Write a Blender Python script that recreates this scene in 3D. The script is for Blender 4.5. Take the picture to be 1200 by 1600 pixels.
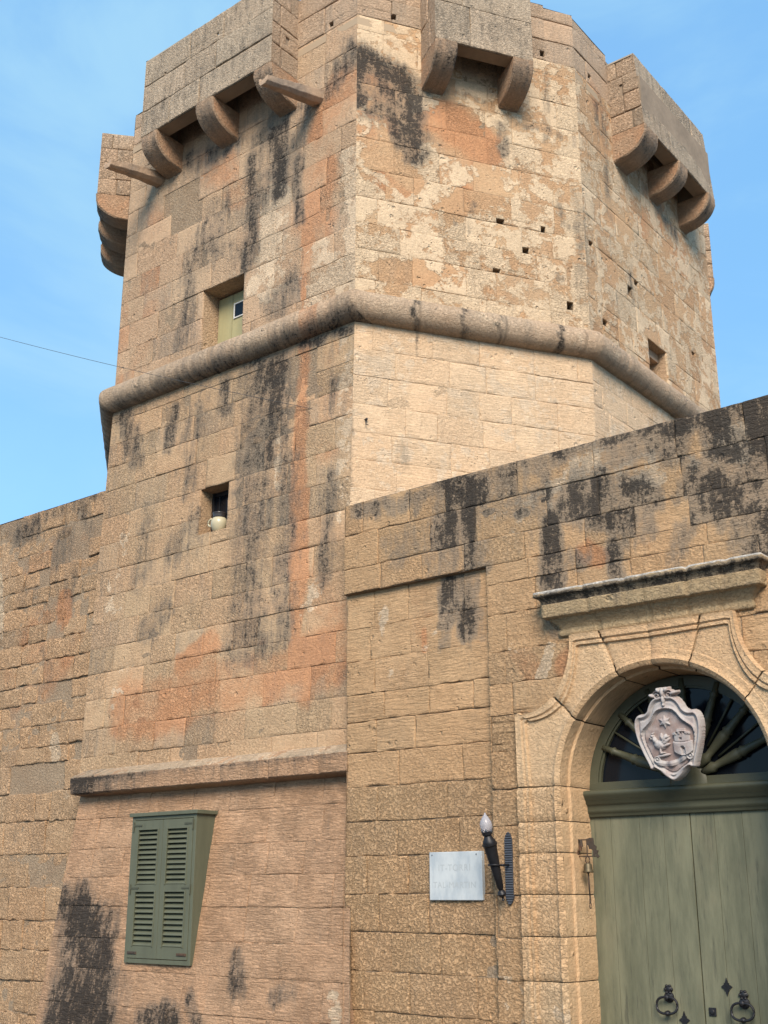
import bpy, bmesh, math, random
import numpy as np
from mathutils import Vector, Matrix
for o in list(bpy.data.objects): bpy.data.objects.remove(o)
SC = bpy.context.scene
COL = SC.collection
random.seed(7); RS = np.random.RandomState(7)

# ------------------------------------------------------------------ camera, sky, sun, exposure
F_PX, HOR = 1850.0, 1400.0                      # focal length and horizon in photo pixels (1200 x 1600)
PITCH = math.atan((HOR-800)/F_PX); DH = math.hypot(F_PX, HOR-800)
TH = math.atan(2390/DH)
FW = np.array([-math.cos(TH), math.sin(TH), 0]); RT = np.array([math.sin(TH), math.cos(TH), 0]); UP = np.array([0, 0, 1.])
F3 = FW*math.cos(PITCH)+UP*math.sin(PITCH); U3 = UP*math.cos(PITCH)-FW*math.sin(PITCH)
CAMP = np.array([0, 0, 1.65])
cd = bpy.data.cameras.new('camera'); cam = bpy.data.objects.new('camera', cd); COL.objects.link(cam)
cd.sensor_fit = 'VERTICAL'; cd.sensor_height = 36; cd.lens = F_PX/1600*36; cd.clip_end = 2000; cd.clip_start = .05
m = Matrix(((RT[0], U3[0], -F3[0], CAMP[0]), (RT[1], U3[1], -F3[1], CAMP[1]), (RT[2], U3[2], -F3[2], CAMP[2]), (0, 0, 0, 1)))
cam.matrix_world = m; SC.camera = cam
SC.render.resolution_x = 768; SC.render.resolution_y = 1024

SUN_EL, SUN_AZ = math.radians(36), math.radians(141)   # azimuth clockwise from +Y
w = bpy.data.worlds.new('World'); SC.world = w; w.use_nodes = True
nt = w.node_tree; bg = nt.nodes['Background']
sky = nt.nodes.new('ShaderNodeTexSky'); sky.sky_type = 'NISHITA'; sky.sun_disc = False
sky.sun_elevation = SUN_EL; sky.sun_rotation = SUN_AZ; sky.air_density = 1.0; sky.dust_density = 0.6; sky.ozone_density = 1.2
bg.inputs[1].default_value = 0.13
tint = nt.nodes.new('ShaderNodeMix'); tint.data_type = 'RGBA'; tint.blend_type = 'MULTIPLY'; tint.inputs[0].default_value = 1
tint.inputs[7].default_value = (.88, .97, .96, 1); nt.links.new(sky.outputs[0], tint.inputs[6])
tcw = nt.nodes.new('ShaderNodeTexCoord'); nzw = nt.nodes.new('ShaderNodeTexNoise'); nzw.inputs['Scale'].default_value = 2.2; nzw.inputs['Detail'].default_value = 5; nzw.inputs['Roughness'].default_value = .6
nt.links.new(tcw.outputs['Generated'], nzw.inputs[0]); mrw = nt.nodes.new('ShaderNodeMapRange'); nt.links.new(nzw.outputs[0], mrw.inputs[0])
mrw.inputs[1].default_value = .40; mrw.inputs[2].default_value = .75; mrw.inputs[3].default_value = .70; mrw.inputs[4].default_value = .86
veil = nt.nodes.new('ShaderNodeMix'); veil.data_type = 'RGBA'; nt.links.new(mrw.outputs[0], veil.inputs[0]); nt.links.new(tint.outputs[2], veil.inputs[6])
veil.inputs[7].default_value = (.62, 1.47, 2.55, 1); nz2 = nt.nodes.new('ShaderNodeTexNoise'); nz2.inputs['Scale'].default_value = 3.1; nz2.inputs['Detail'].default_value = 6; nz2.inputs['Roughness'].default_value = .55; nz2.inputs['Distortion'].default_value = .6
mp2 = nt.nodes.new('ShaderNodeMapping'); mp2.inputs['Scale'].default_value = (1, 1, 2.2); nt.links.new(tcw.outputs['Generated'], mp2.inputs[0]); nt.links.new(mp2.outputs[0], nz2.inputs[0])
mr2 = nt.nodes.new('ShaderNodeMapRange'); mr2.interpolation_type = 'SMOOTHSTEP'; nt.links.new(nz2.outputs[0], mr2.inputs[0]); mr2.inputs[1].default_value = .42; mr2.inputs[2].default_value = .72; mr2.inputs[4].default_value = .7
cl = nt.nodes.new('ShaderNodeMix'); cl.data_type = 'RGBA'; nt.links.new(mr2.outputs[0], cl.inputs[0]); nt.links.new(veil.outputs[2], cl.inputs[6]); cl.inputs[7].default_value = (1.2, 2.05, 2.65, 1)
nt.links.new(cl.outputs[2], bg.inputs[0])
sd = bpy.data.lights.new('sun', 'SUN'); sd.energy = 2.1; sd.angle = math.radians(30); sd.color = (1, .86, .70)
sun = bpy.data.objects.new('sun', sd); COL.objects.link(sun)
sdir = Vector((math.sin(SUN_AZ)*math.cos(SUN_EL), math.cos(SUN_AZ)*math.cos(SUN_EL), math.sin(SUN_EL)))
sun.rotation_euler = sdir.to_track_quat('Z', 'Y').to_euler()
SC.view_settings.view_transform = 'Standard'; SC.view_settings.look = 'None'
SC.view_settings.exposure = 1.5; SC.view_settings.gamma = 1

# ------------------------------------------------------------------ helpers
def ray(x, y): return F3*F_PX+RT*(x-600)+U3*(800-y)
def on_plane(x, y, P, n):
    r = ray(x, y); P = np.array(P, float); n = np.array(n, float)
    return CAMP+r*(np.dot(P-CAMP, n)/np.dot(r, n))
def hsh(ix, iy, iz):
    h = (ix.astype(np.int64)*73856093) ^ (iy.astype(np.int64)*19349663) ^ (iz.astype(np.int64)*83492791)
    h = (h ^ (h >> 13))*1274126177 & 0xffffffff
    h = (h ^ (h >> 16))*2246822519 & 0xffffffff
    return ((h ^ (h >> 15)) & 0xffffff)/float(0xffffff)
def vnoise(x, y, z):
    x, y, z = np.broadcast_arrays(np.asarray(x, float), np.asarray(y, float), np.asarray(z, float))
    fx, fy, fz = np.floor(x), np.floor(y), np.floor(z); tx, ty, tz = x-fx, y-fy, z-fz
    tx, ty, tz = [t*t*(3-2*t) for t in (tx, ty, tz)]
    ix, iy, iz = fx.astype(int), fy.astype(int), fz.astype(int); r = 0
    for a in (0, 1):
        for b in (0, 1):
            for c in (0, 1):
                r = r+hsh(ix+a, iy+b, iz+c)*(tx if a else 1-tx)*(ty if b else 1-ty)*(tz if c else 1-tz)
    return r
def fbm(x, y, z, n=3):
    s = 0; a = .5
    for i in range(n):
        s = s+a*vnoise(x*2**i+17*i, y*2**i, z*2**i); a *= .5
    return s/(1-.5**n)
def sstep(a, b, x):
    t = np.clip((x-a)/(b-a), 0, 1); return t*t*(3-2*t)

def link(o, parent=None):
    COL.objects.link(o)
    if parent is not None: o.parent = parent
    return o
def tag(o, label=None, cat=None, group=None, kind=None):
    if label: o['label'] = label
    if cat: o['category'] = cat
    if group: o['group'] = group
    if kind: o['kind'] = kind
    return o
def empty(name, loc, label, cat):
    o = bpy.data.objects.new(name, None); o.location = loc; o.empty_display_size = .2
    link(o); tag(o, label, cat)
    return o
def finish(o, parent):
    link(o)
    if parent is not None:
        o.parent = parent
        off = Vector(parent.location); p = parent
        while p.parent is not None:
            p = p.parent; off = off+Vector(p.location)
        o.location = -off if parent.type == 'EMPTY' else (0, 0, 0)

def mesh_np(name, V, Fq, mats, parent=None, attrs=None, midx=None, smooth=True):
    me = bpy.data.meshes.new(name)
    V = np.asarray(V, np.float32); Fq = np.asarray(Fq, np.int32)
    k = Fq.shape[1]
    me.vertices.add(len(V)); me.vertices.foreach_set('co', V.ravel())
    me.loops.add(Fq.size); me.loops.foreach_set('vertex_index', Fq.ravel())
    me.polygons.add(len(Fq)); me.polygons.foreach_set('loop_start', np.arange(0, Fq.size, k, dtype=np.int32))
    me.polygons.foreach_set('loop_total', np.full(len(Fq), k, np.int32))
    me.update(calc_edges=True)
    for mt in mats: me.materials.append(mt)
    if midx is not None: me.polygons.foreach_set('material_index', np.asarray(midx, np.int32))
    me.polygons.foreach_set('use_smooth', np.full(len(Fq), smooth))
    if attrs:
        for n, a in attrs.items():
            at = me.attributes.new(n, 'FLOAT_VECTOR', 'POINT'); at.data.foreach_set('vector', np.asarray(a, np.float32).ravel())
    me.validate()
    o = bpy.data.objects.new(name, me); finish(o, parent)
    return o

# ------------------------------------------------------------------ materials
def NN(t, ty, **kw):
    n = t.nodes.new(ty)
    for k, v in kw.items(): setattr(n, k, v)
    return n
def math_(t, op, a, b=None, c=None, clamp=False):
    n = NN(t, 'ShaderNodeMath', operation=op, use_clamp=clamp)
    for i, v in enumerate((a, b, c)):
        if v is None: continue
        if isinstance(v, (int, float)): n.inputs[i].default_value = v
        else: t.links.new(v, n.inputs[i])
    return n.outputs[0]
def mapr(t, v, a, b, c=0., d=1., smooth=True):
    n = NN(t, 'ShaderNodeMapRange', interpolation_type='SMOOTHSTEP' if smooth else 'LINEAR')
    t.links.new(v, n.inputs[0])
    for i, q in enumerate((a, b, c, d)): n.inputs[1+i].default_value = q
    return n.outputs[0]
def mixc(t, f, a, b, mode='MIX'):
    n = NN(t, 'ShaderNodeMix', data_type='RGBA', blend_type=mode)
    if isinstance(f, (int, float)): n.inputs[0].default_value = f
    else: t.links.new(f, n.inputs[0])
    for i, v in ((6, a), (7, b)):
        if isinstance(v, tuple): n.inputs[i].default_value = (*v, 1)
        else: t.links.new(v, n.inputs[i])
    return n.outputs[2]
def noise(t, vec, scale, detail=4, rough=.55, sc=None, dist=0.):
    if sc:
        mp = NN(t, 'ShaderNodeMapping'); mp.inputs['Scale'].default_value = sc; t.links.new(vec, mp.inputs[0]); vec = mp.outputs[0]
    n = NN(t, 'ShaderNodeTexNoise'); n.inputs['Scale'].default_value = scale; n.inputs['Detail'].default_value = detail
    n.inputs['Roughness'].default_value = rough; n.inputs['Distortion'].default_value = dist
    t.links.new(vec, n.inputs[0]); return n.outputs[0]

def stone(name, A, B, orange=(.50, .235, .115), pale=(.66, .51, .355), grey=(.26, .22, .175), black=(.035, .031, .028),
          tool=.5, pit=.5, grain=.6, bump=1.0, peel=0., greyamt=.25, blkvar=.17, blkblack=0., crust=0., film=.62):
    """limestone; reads point attributes co (u,z,seed), stain (black,pale,orange), blk (rand,rand2,rough)"""
    mt = bpy.data.materials.new(name); mt.use_nodes = True; t = mt.node_tree; bs = t.nodes['Principled BSDF']
    co = NN(t, 'ShaderNodeAttribute', attribute_name='co').outputs['Vector']
    st = NN(t, 'ShaderNodeAttribute', attribute_name='stain').outputs['Vector']
    bk = NN(t, 'ShaderNodeAttribute', attribute_name='blk').outputs['Vector']
    sx = NN(t, 'ShaderNodeSeparateXYZ'); t.links.new(st, sx.inputs[0]); sB, sP, sO = sx.outputs
    bx_ = NN(t, 'ShaderNodeSeparateXYZ'); t.links.new(bk, bx_.inputs[0]); b1, b2, b3 = bx_.outputs
    # seedless coordinate for marks that cross joints
    flat = NN(t, 'ShaderNodeVectorMath', operation='MULTIPLY'); t.links.new(co, flat.inputs[0]); flat.inputs[1].default_value = (1, 1, .004)
    cf = flat.outputs[0]
    n1 = noise(t, cf, 1.1, 5, .6); n2 = noise(t, co, 5, 5, .6); n3 = noise(t, co, 42, 6, .78); n4 = noise(t, cf, 3.4, 6, .68, dist=.4)
    n5 = noise(t, cf, 11, 6, .72); nv = noise(t, cf, 5, 6, .7, sc=(3.0, .45, 1)); nd = noise(t, co, 150, 4, .8)
    f = math_(t, 'ADD', math_(t, 'MULTIPLY', b1, .26), math_(t, 'MULTIPLY', n1, .95))
    f = math_(t, 'ADD', f, math_(t, 'MULTIPLY', n2, .35))
    base = mixc(t, mapr(t, f, .45, 1.05), A, B)
    # greyish weathering
    g = math_(t, 'ADD', math_(t, 'MULTIPLY', nv, .8), math_(t, 'MULTIPLY', b2, .45))
    base = mixc(t, math_(t, 'MULTIPLY', mapr(t, g, .62, .98), greyamt), base, grey)
    # iron orange
    o = math_(t, 'ADD', sO, math_(t, 'MULTIPLY', math_(t, 'SUBTRACT', n4, .5), .9))
    o = math_(t, 'ADD', o, math_(t, 'MULTIPLY', math_(t, 'SUBTRACT', b2, .5), .35))
    base = mixc(t, math_(t, 'MULTIPLY', mapr(t, o, .30, .75), .75), base, orange)
    # lime coat, peeling
    p = math_(t, 'ADD', sP, math_(t, 'MULTIPLY', math_(t, 'SUBTRACT', n4, .5), 1.5))
    p = math_(t, 'ADD', p, math_(t, 'MULTIPLY', math_(t, 'SUBTRACT', n5, .5), .9))
    pm = mapr(t, p, .44, .54)
    palec = mixc(t, mapr(t, n2, .3, .7), pale, tuple(c*.86 for c in pale))
    base = mixc(t, math_(t, 'MULTIPLY', pm, .85), base, palec)
    # tonal grain
    v = math_(t, 'ADD', math_(t, 'MULTIPLY', math_(t, 'SUBTRACT', n3, .5), .95), 1.0)
    v = math_(t, 'ADD', v, math_(t, 'MULTIPLY', math_(t, 'SUBTRACT', nd, .5), .8))
    v = math_(t, 'ADD', v, math_(t, 'MULTIPLY', math_(t, 'SUBTRACT', b1, .5), blkvar))
    v = math_(t, 'ADD', v, math_(t, 'MULTIPLY', math_(t, 'SUBTRACT', n5, .5), .35))
    cv = NN(t, 'ShaderNodeCombineXYZ')
    for i in range(3): t.links.new(v, cv.inputs[i])
    base = mixc(t, 1.0, base, cv.outputs[0], 'MULTIPLY')
    gd = noise(t, co, 1, 4, .7, sc=(42, 52, 1), dist=.25)
    gdm = math_(t, 'MULTIPLY', mapr(t, gd, .44, .34), math_(t, 'MULTIPLY', b3, .40))  # cavity shade and dirt put into the colour of the rough hollows
    base = mixc(t, gdm, base, tuple(c*.42 for c in B))
    # soft grey film then crusty black lichen
    k = math_(t, 'ADD', sB, math_(t, 'MULTIPLY', math_(t, 'SUBTRACT', nv, .5), 1.35))
    k = math_(t, 'ADD', k, math_(t, 'MULTIPLY', math_(t, 'SUBTRACT', n5, .5), 1.15))
    k = math_(t, 'ADD', k, math_(t, 'MULTIPLY', math_(t, 'SUBTRACT', n4, .5), .7))
    k = math_(t, 'ADD', k, math_(t, 'MULTIPLY', math_(t, 'MULTIPLY', math_(t, 'SUBTRACT', b2, .5), blkblack), mapr(t, sB, .1, .4)))
    base = mixc(t, math_(t, 'MULTIPLY', mapr(t, k, .12, .75), .66), base, tuple(c*film for c in grey))
    k2 = math_(t, 'ADD', k, math_(t, 'MULTIPLY', math_(t, 'SUBTRACT', n3, .5), 1.9))
    k2 = math_(t, 'ADD', k2, .04)
    km = mapr(t, k2, .68+crust, 1.0+crust)
    base = mixc(t, math_(t, 'MULTIPLY', km, .88), base, black)
    # tiny pits, dark
    vo = NN(t, 'ShaderNodeTexVoronoi'); vo.inputs['Scale'].default_value = 30; t.links.new(co, vo.inputs[0])
    pm2 = mapr(t, vo.outputs['Distance'], .10, .28, 1, 0)
    gate = mapr(t, noise(t, co, 3.1, 3, .6), .52, .68)
    pits = math_(t, 'MULTIPLY', pm2, gate)
    base = mixc(t, math_(t, 'MULTIPLY', pits, .55*min(1, pit*1.4)), base, tuple(c*.38 for c in A))
    t.links.new(base, bs.inputs['Base Color'])
    bs.inputs['Roughness'].default_value = .92
    bs.inputs['Specular IOR Level'].default_value = .2
    # bump
    tl = noise(t, co, 1, 5, .7, sc=(9, 58, 1), dist=.7)
    tl = math_(t, 'MULTIPLY', mapr(t, tl, .3, .7), math_(t, 'MULTIPLY', math_(t, 'SUBTRACT', 1.15, b3), tool))
    tl = math_(t, 'MULTIPLY', tl, mapr(t, n4, .35, .65, .45, 1.15))
    rg = noise(t, co, 1, 4, .7, sc=(42, 52, 1), dist=.25)
    rgm = mapr(t, rg, .40, .56)
    rg = math_(t, 'MULTIPLY', rgm, math_(t, 'MULTIPLY', b3, 1.25))
    h = math_(t, 'ADD', tl, rg)
    h = math_(t, 'ADD', h, math_(t, 'MULTIPLY', n3, grain))
    h = math_(t, 'ADD', h, math_(t, 'MULTIPLY', nd, grain*.6))
    vo2 = NN(t, 'ShaderNodeTexVoronoi'); vo2.inputs['Scale'].default_value = 13; vo2.inputs['Randomness'].default_value = 1; t.links.new(co, vo2.inputs[0])
    big = math_(t, 'MULTIPLY', mapr(t, vo2.outputs['Distance'], .12, .34, 1, 0), mapr(t, noise(t, co, 4.3, 4, .7), .54, .66))
    h = math_(t, 'SUBTRACT', h, math_(t, 'MULTIPLY', big, pit*2.6))
    h = math_(t, 'SUBTRACT', h, math_(t, 'MULTIPLY', pits, pit*1.5))
    h = math_(t, 'ADD', h, math_(t, 'MULTIPLY', pm, peel))
    b = NN(t, 'ShaderNodeBump'); b.inputs['Strength'].default_value = min(1., bump); b.inputs['Distance'].default_value = .012*max(1, bump)
    t.links.new(h, b.inputs['Height']); t.links.new(b.outputs[0], bs.inputs['Normal'])
    return mt

def simple(name, col, rough=.6, metal=0., var=.2, scale=30, bump=.2, sc=(1, 1, 1), col2=None, bdist=.003, spec=.4, lo=.4, hi=.7):
    mt = bpy.data.materials.new(name); mt.use_nodes = True; t = mt.node_tree; bs = t.nodes['Principled BSDF']
    tc = NN(t, 'ShaderNodeTexCoord').outputs['Object']
    n1 = noise(t, tc, scale, 5, .65, sc=sc); n2 = noise(t, tc, scale*.17, 4, .6, sc=sc)
    c2 = col2 or tuple(c*(1-var) for c in col)
    base = mixc(t, mapr(t, n2, lo, hi), col, c2)
    v = math_(t, 'ADD', math_(t, 'MULTIPLY', math_(t, 'SUBTRACT', n1, .5), var*2.2), 1.)
    cv = NN(t, 'ShaderNodeCombineXYZ')
    for i in range(3): t.links.new(v, cv.inputs[i])
    base = mixc(t, 1., base, cv.outputs[0], 'MULTIPLY')
    t.links.new(base, bs.inputs['Base Color']); bs.inputs['Roughness'].default_value = rough; bs.inputs['Metallic'].default_value = metal
    bs.inputs['Specular IOR Level'].default_value = spec
    b = NN(t, 'ShaderNodeBump'); b.inputs['Strength'].default_value = bump; b.inputs['Distance'].default_value = bdist
    t.links.new(n1, b.inputs['Height']); t.links.new(b.outputs[0], bs.inputs['Normal'])
    return mt

M = {}
M['A_up'] = stone('stone_tower_left_upper', (.54, .385, .25), (.455, .305, .195), tool=.12, pit=.7, grain=.7, greyamt=.55, peel=.25)
M['A_low'] = stone('stone_tower_left_lower', (.53, .375, .23), (.46, .295, .175), tool=.3, pit=.5, grain=.6, greyamt=.5, blkvar=.22)
M['A_scarp'] = stone('stone_tower_scarp', (.54, .345, .215), (.49, .295, .175), tool=1.2, pit=.25, grain=.5, greyamt=.15, bump=1.2, blkvar=.12)
M['B_up'] = stone('stone_tower_right_upper', (.56, .375, .22), (.50, .30, .165), pale=(.70, .54, .365), tool=.1, pit=.8, grain=.8, greyamt=.2, peel=.45, blkvar=.04)
M['B_low'] = stone('stone_tower_right_lower', (.66, .485, .32), (.62, .43, .27), pale=(.70, .54, .38), tool=.5, pit=.5, grain=.7, greyamt=.1, blkvar=.1)
M['par'] = stone('stone_parapet', (.50, .375, .265), (.46, .32, .215), tool=.15, pit=.7, grain=.7, greyamt=.4)
M['par_front'] = stone('stone_box_front', (.56, .45, .33), (.52, .40, .285), tool=.1, pit=1.2, grain=1.2, greyamt=.35, blkvar=.08)
M['torus'] = stone('stone_string_course', (.54, .41, .29), (.49, .34, .225), tool=.05, pit=.8, grain=1., greyamt=.6)
M['gate'] = stone('stone_gate_wall', (.52, .345, .195), (.49, .305, .165), blkblack=.5, crust=.10, film=.80, tool=.55, pit=.5, grain=.6, greyamt=.12, bump=1.2, blkvar=.16, grey=(.27, .235, .19))
M['left'] = stone('stone_boundary_wall', (.56, .385, .235), (.52, .33, .19), tool=.4, pit=1., grain=.8, greyamt=.3, bump=1.2, blkvar=.2)
M['surr'] = stone('stone_door_surround', (.58, .41, .25), (.56, .365, .205), tool=.1, pit=.5, grain=.6, greyamt=.1, blkvar=.08)
M['corn'] = stone('stone_cornice', (.48, .36, .215), (.44, .31, .18), pale=(.66, .63, .58), tool=.05, pit=.6, grain=.7, greyamt=.2)
M['mortar'] = stone('lime_mortar', (.42, .325, .225), (.33, .23, .15), tool=0, pit=.4, grain=1., greyamt=.2)
M['green'] = simple('green_paint', (.098, .104, .068), .55, var=.14, scale=40, bump=.3, sc=(1, 1, .25))
M['greend'] = simple('dark_green_paint', (.066, .068, .043), .5, var=.12, scale=40, bump=.2)
M['iron'] = simple('black_iron', (.018, .018, .021), .45, .3, var=.3, scale=60, bump=.5)
M['grey_iron'] = simple('grey_blue_iron', (.075, .085, .105), .5, .3, var=.2, scale=60, bump=.3)
M['rust'] = simple('rusty_iron', (.055, .042, .032), .8, .2, var=.4, scale=60, bump=.5, col2=(.12, .055, .028))
M['marble'] = simple('grey_white_marble', (.46, .49, .50), .5, var=.09, scale=25, bump=.1, col2=(.34, .38, .41), sc=(2.5, 1, .9))
M['carve'] = simple('engraved_grey', (.355, .385, .40), .8, var=.05)
M['crest'] = simple('white_painted_terracotta', (.36, .335, .325), .75, var=.16, scale=70, bump=.6, col2=(.30, .24, .225))
M['crest_in'] = simple('worn_terracotta', (.25, .18, .16), .8, var=.2, scale=60, bump=.5, col2=(.33, .28, .265))
M['dark'] = simple('dark_interior', (.012, .012, .014), .9, var=.1)
M['cream'] = simple('cream_glaze', (.45, .40, .27), .25, var=.05, scale=20)
M['brownglaze'] = simple('brown_glaze', (.04, .035, .035), .2, var=.1)
M['olive_door'] = simple('faded_olive_boards', (.33, .295, .155), .7, var=.2, scale=25, sc=(1, 1, .15), col2=(.25, .25, .15))
M['white'] = simple('worn_white_paint', (.6, .6, .58), .6, var=.1)
M['wire'] = simple('grey_cable', (.05, .05, .05), .6)
M['asphalt'] = simple('asphalt', (.05, .05, .05), .9, var=.2, scale=200, bump=.4)
def glass_dark():
    mt = bpy.data.materials.new('dark_window_glass'); mt.use_nodes = True; bs = mt.node_tree.nodes['Principled BSDF']
    bs.inputs['Base Color'].default_value = (.006, .008, .012, 1); bs.inputs['Roughness'].default_value = .12; bs.inputs['Specular IOR Level'].default_value = .2
    return mt
M['glass'] = glass_dark()
def glass_frost():
    mt = bpy.data.materials.new('ribbed_clear_glass'); mt.use_nodes = True; t = mt.node_tree; bs = t.nodes['Principled BSDF']
    bs.inputs['Base Color'].default_value = (.55, .55, .60, 1); bs.inputs['Roughness'].default_value = .15
    bs.inputs['Transmission Weight'].default_value = .55; bs.inputs['IOR'].default_value = 1.3
    return mt
M['bulb'] = glass_frost()
def door_paint():
    """weathered sage paint on vertical boards: streaks, faded patches, dark runs"""
    mt = bpy.data.materials.new('weathered_sage_paint'); mt.use_nodes = True; t = mt.node_tree; bs = t.nodes['Principled BSDF']
    tc = NN(t, 'ShaderNodeTexCoord').outputs['Object']
    n1 = noise(t, tc, 5, 6, .65, sc=(1.6, 1, .28)); n2 = noise(t, tc, 2.0, 4, .6, sc=(1, 1, .6)); n3 = noise(t, tc, 60, 4, .7, sc=(1, 1, .12))
    n4 = noise(t, tc, 14, 5, .7, sc=(2.2, 1, .2))
    b = mixc(t, mapr(t, n1, .35, .68), (.100, .104, .068), (.160, .160, .105))
    b = mixc(t, math_(t, 'MULTIPLY', mapr(t, n2, .5, .7), .5), b, (.185, .165, .108))
    b = mixc(t, math_(t, 'MULTIPLY', mapr(t, n4, .54, .72), .7), b, (.055, .057, .042))
    v = math_(t, 'ADD', math_(t, 'MULTIPLY', math_(t, 'SUBTRACT', n3, .5), .2), 1.)
    cv = NN(t, 'ShaderNodeCombineXYZ')
    for i in range(3): t.links.new(v, cv.inputs[i])
    b = mixc(t, 1., b, cv.outputs[0], 'MULTIPLY')
    t.links.new(b, bs.inputs['Base Color']); bs.inputs['Roughness'].default_value = .6; bs.inputs['Specular IOR Level'].default_value = .3
    bp = NN(t, 'ShaderNodeBump'); bp.inputs['Strength'].default_value = .4; bp.inputs['Distance'].default_value = .003
    t.links.new(n3, bp.inputs['Height']); t.links.new(bp.outputs[0], bs.inputs['Normal'])
    return mt
M['door'] = door_paint()

# ------------------------------------------------------------------ masonry faces
class Face:
    def __init__(s, O, U, N, u0, u1, z0, z1, shift=None, strokes=None, base=(0, 0, 0), extra=None):
        s.O = np.array(O, float); s.U = np.array(U, float); s.N = np.array(N, float)
        s.u0 = u0 if callable(u0) else (lambda z, a=u0: a+0*z); s.u1 = u1 if callable(u1) else (lambda z, a=u1: a+0*z)
        s.z0, s.z1 = z0, z1
        s.shift = shift or (lambda z: np.zeros((len(z), 3)))
        s.base = base; s.extra = extra; s.seed = random.randint(1, 9999)
        s.strokes = []
        for st in (strokes or []): s.add(*st)
    def plane_at(s, z):
        return s.O+s.shift(np.array([z]))[0]
    def uz(s, x, y):
        P0 = s.O.copy(); p = on_plane(x, y, P0, s.N)
        for _ in range(3): p = on_plane(x, y, s.plane_at(p[2]), s.N)
        q = p-s.plane_at(p[2]); return float(q@s.U), float(p[2])
    def add(s, ch, pts, w, st, soft=.6, space='px'):
        """a mark: channel 0 black 1 pale 2 orange, polyline, half width in metres, strength"""
        q = [s.uz(*p) if space == 'px' else p for p in pts]
        s.strokes.append((ch, q, w, st, soft))
    def pos(s, u, z, d):
        u = np.clip(u, s.u0(z), s.u1(z))
        P = s.O[None]+u[:, None]*s.U[None]+d[:, None]*s.N[None]+s.shift(z)
        P[:, 2] += z; return P, u
    def stain(s, u, z):
        A = np.zeros((len(u), 3))
        for i in range(3): A[:, i] = s.base[i]
        wu = (fbm(u*3.4, z*1.6, s.seed*.37, 4)-.5)*.42; wz = (fbm(u*3.4+9, z*1.6, s.seed*.37, 4)-.5)*.42
        for ch, q, wd, st, soft in s.strokes:
            D = np.full(len(u), 1e9)
            if len(q) == 1: q = q+[(q[0][0]+1e-3, q[0][1])]
            for (a, b), (c, e) in zip(q[:-1], q[1:]):
                dx, dz = c-a, e-b; L = dx*dx+dz*dz+1e-12
                t = np.clip(((u+wu*min(1, .25+wd*4)-a)*dx+(z+wz*min(1, .25+wd*4)-b)*dz)/L, 0, 1)
                D = np.minimum(D, np.hypot(u+wu*min(1, .25+wd*4)-a-t*dx, z+wz*min(1, .25+wd*4)-b-t*dz))
            k = st*(1-sstep(wd*(1-soft), wd*(1+soft), D))
            if st >= 0: A[:, ch] = np.maximum(A[:, ch], s.base[ch]+k)
            else: A[:, ch] += k
        if s.extra: s.extra(A, u, z)
        return A

def subtract(rects, h):
    out = []
    for r in rects:
        a, b, c, d, fl = r
        ha, hb, hc, hd = h
        if ha >= b-1e-6 or hb <= a+1e-6 or hc >= d-1e-6 or hd <= c+1e-6: out.append(r); continue
        L, R_, B_, T = fl
        if hc > c+.004: out.append((a, b, c, hc, (L, R_, B_, 'h')))
        if hd < d-.004: out.append((a, b, hd, d, (L, R_, 'h', T)))
        lo, hi = max(c, hc), min(d, hd)
        nB = B_ if hc <= c else 'n'; nT = T if hd >= d else 'n'
        if ha > a+.004: out.append((a, ha, lo, hi, (L, 'h', nB, nT)))
        if hb < b-.004: out.append((hb, b, lo, hi, ('h', R_, nB, nT)))
    return out

def axis(a, b, fa, fb, g, e, cs, D, c):
    lo = a+(g if fa == 'j' else 0); hi = b-(g if fb == 'j' else 0)
    n = max(1, int(round((hi-lo)/cs)))
    x = []; d = []
    if fa in ('j', 'h'): x += [lo, lo, lo+min(e, (hi-lo)/4)]; d += [-D, -c, 0]
    else: x += [lo]; d += [0]
    core = np.linspace(lo, hi, n+1)[1:-1]
    core = [v for v in core if v > x[-1]+cs*.3 and v < hi-(e+cs*.3 if fb in ('j', 'h') else cs*.3)]
    x += core; d += [0]*len(core)
    if fb in ('j', 'h'): x += [hi-min(e, (hi-lo)/4), hi, hi]; d += [0, -c, -D]
    else: x += [hi]; d += [0]
    return np.array(x), np.array(d)

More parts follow.
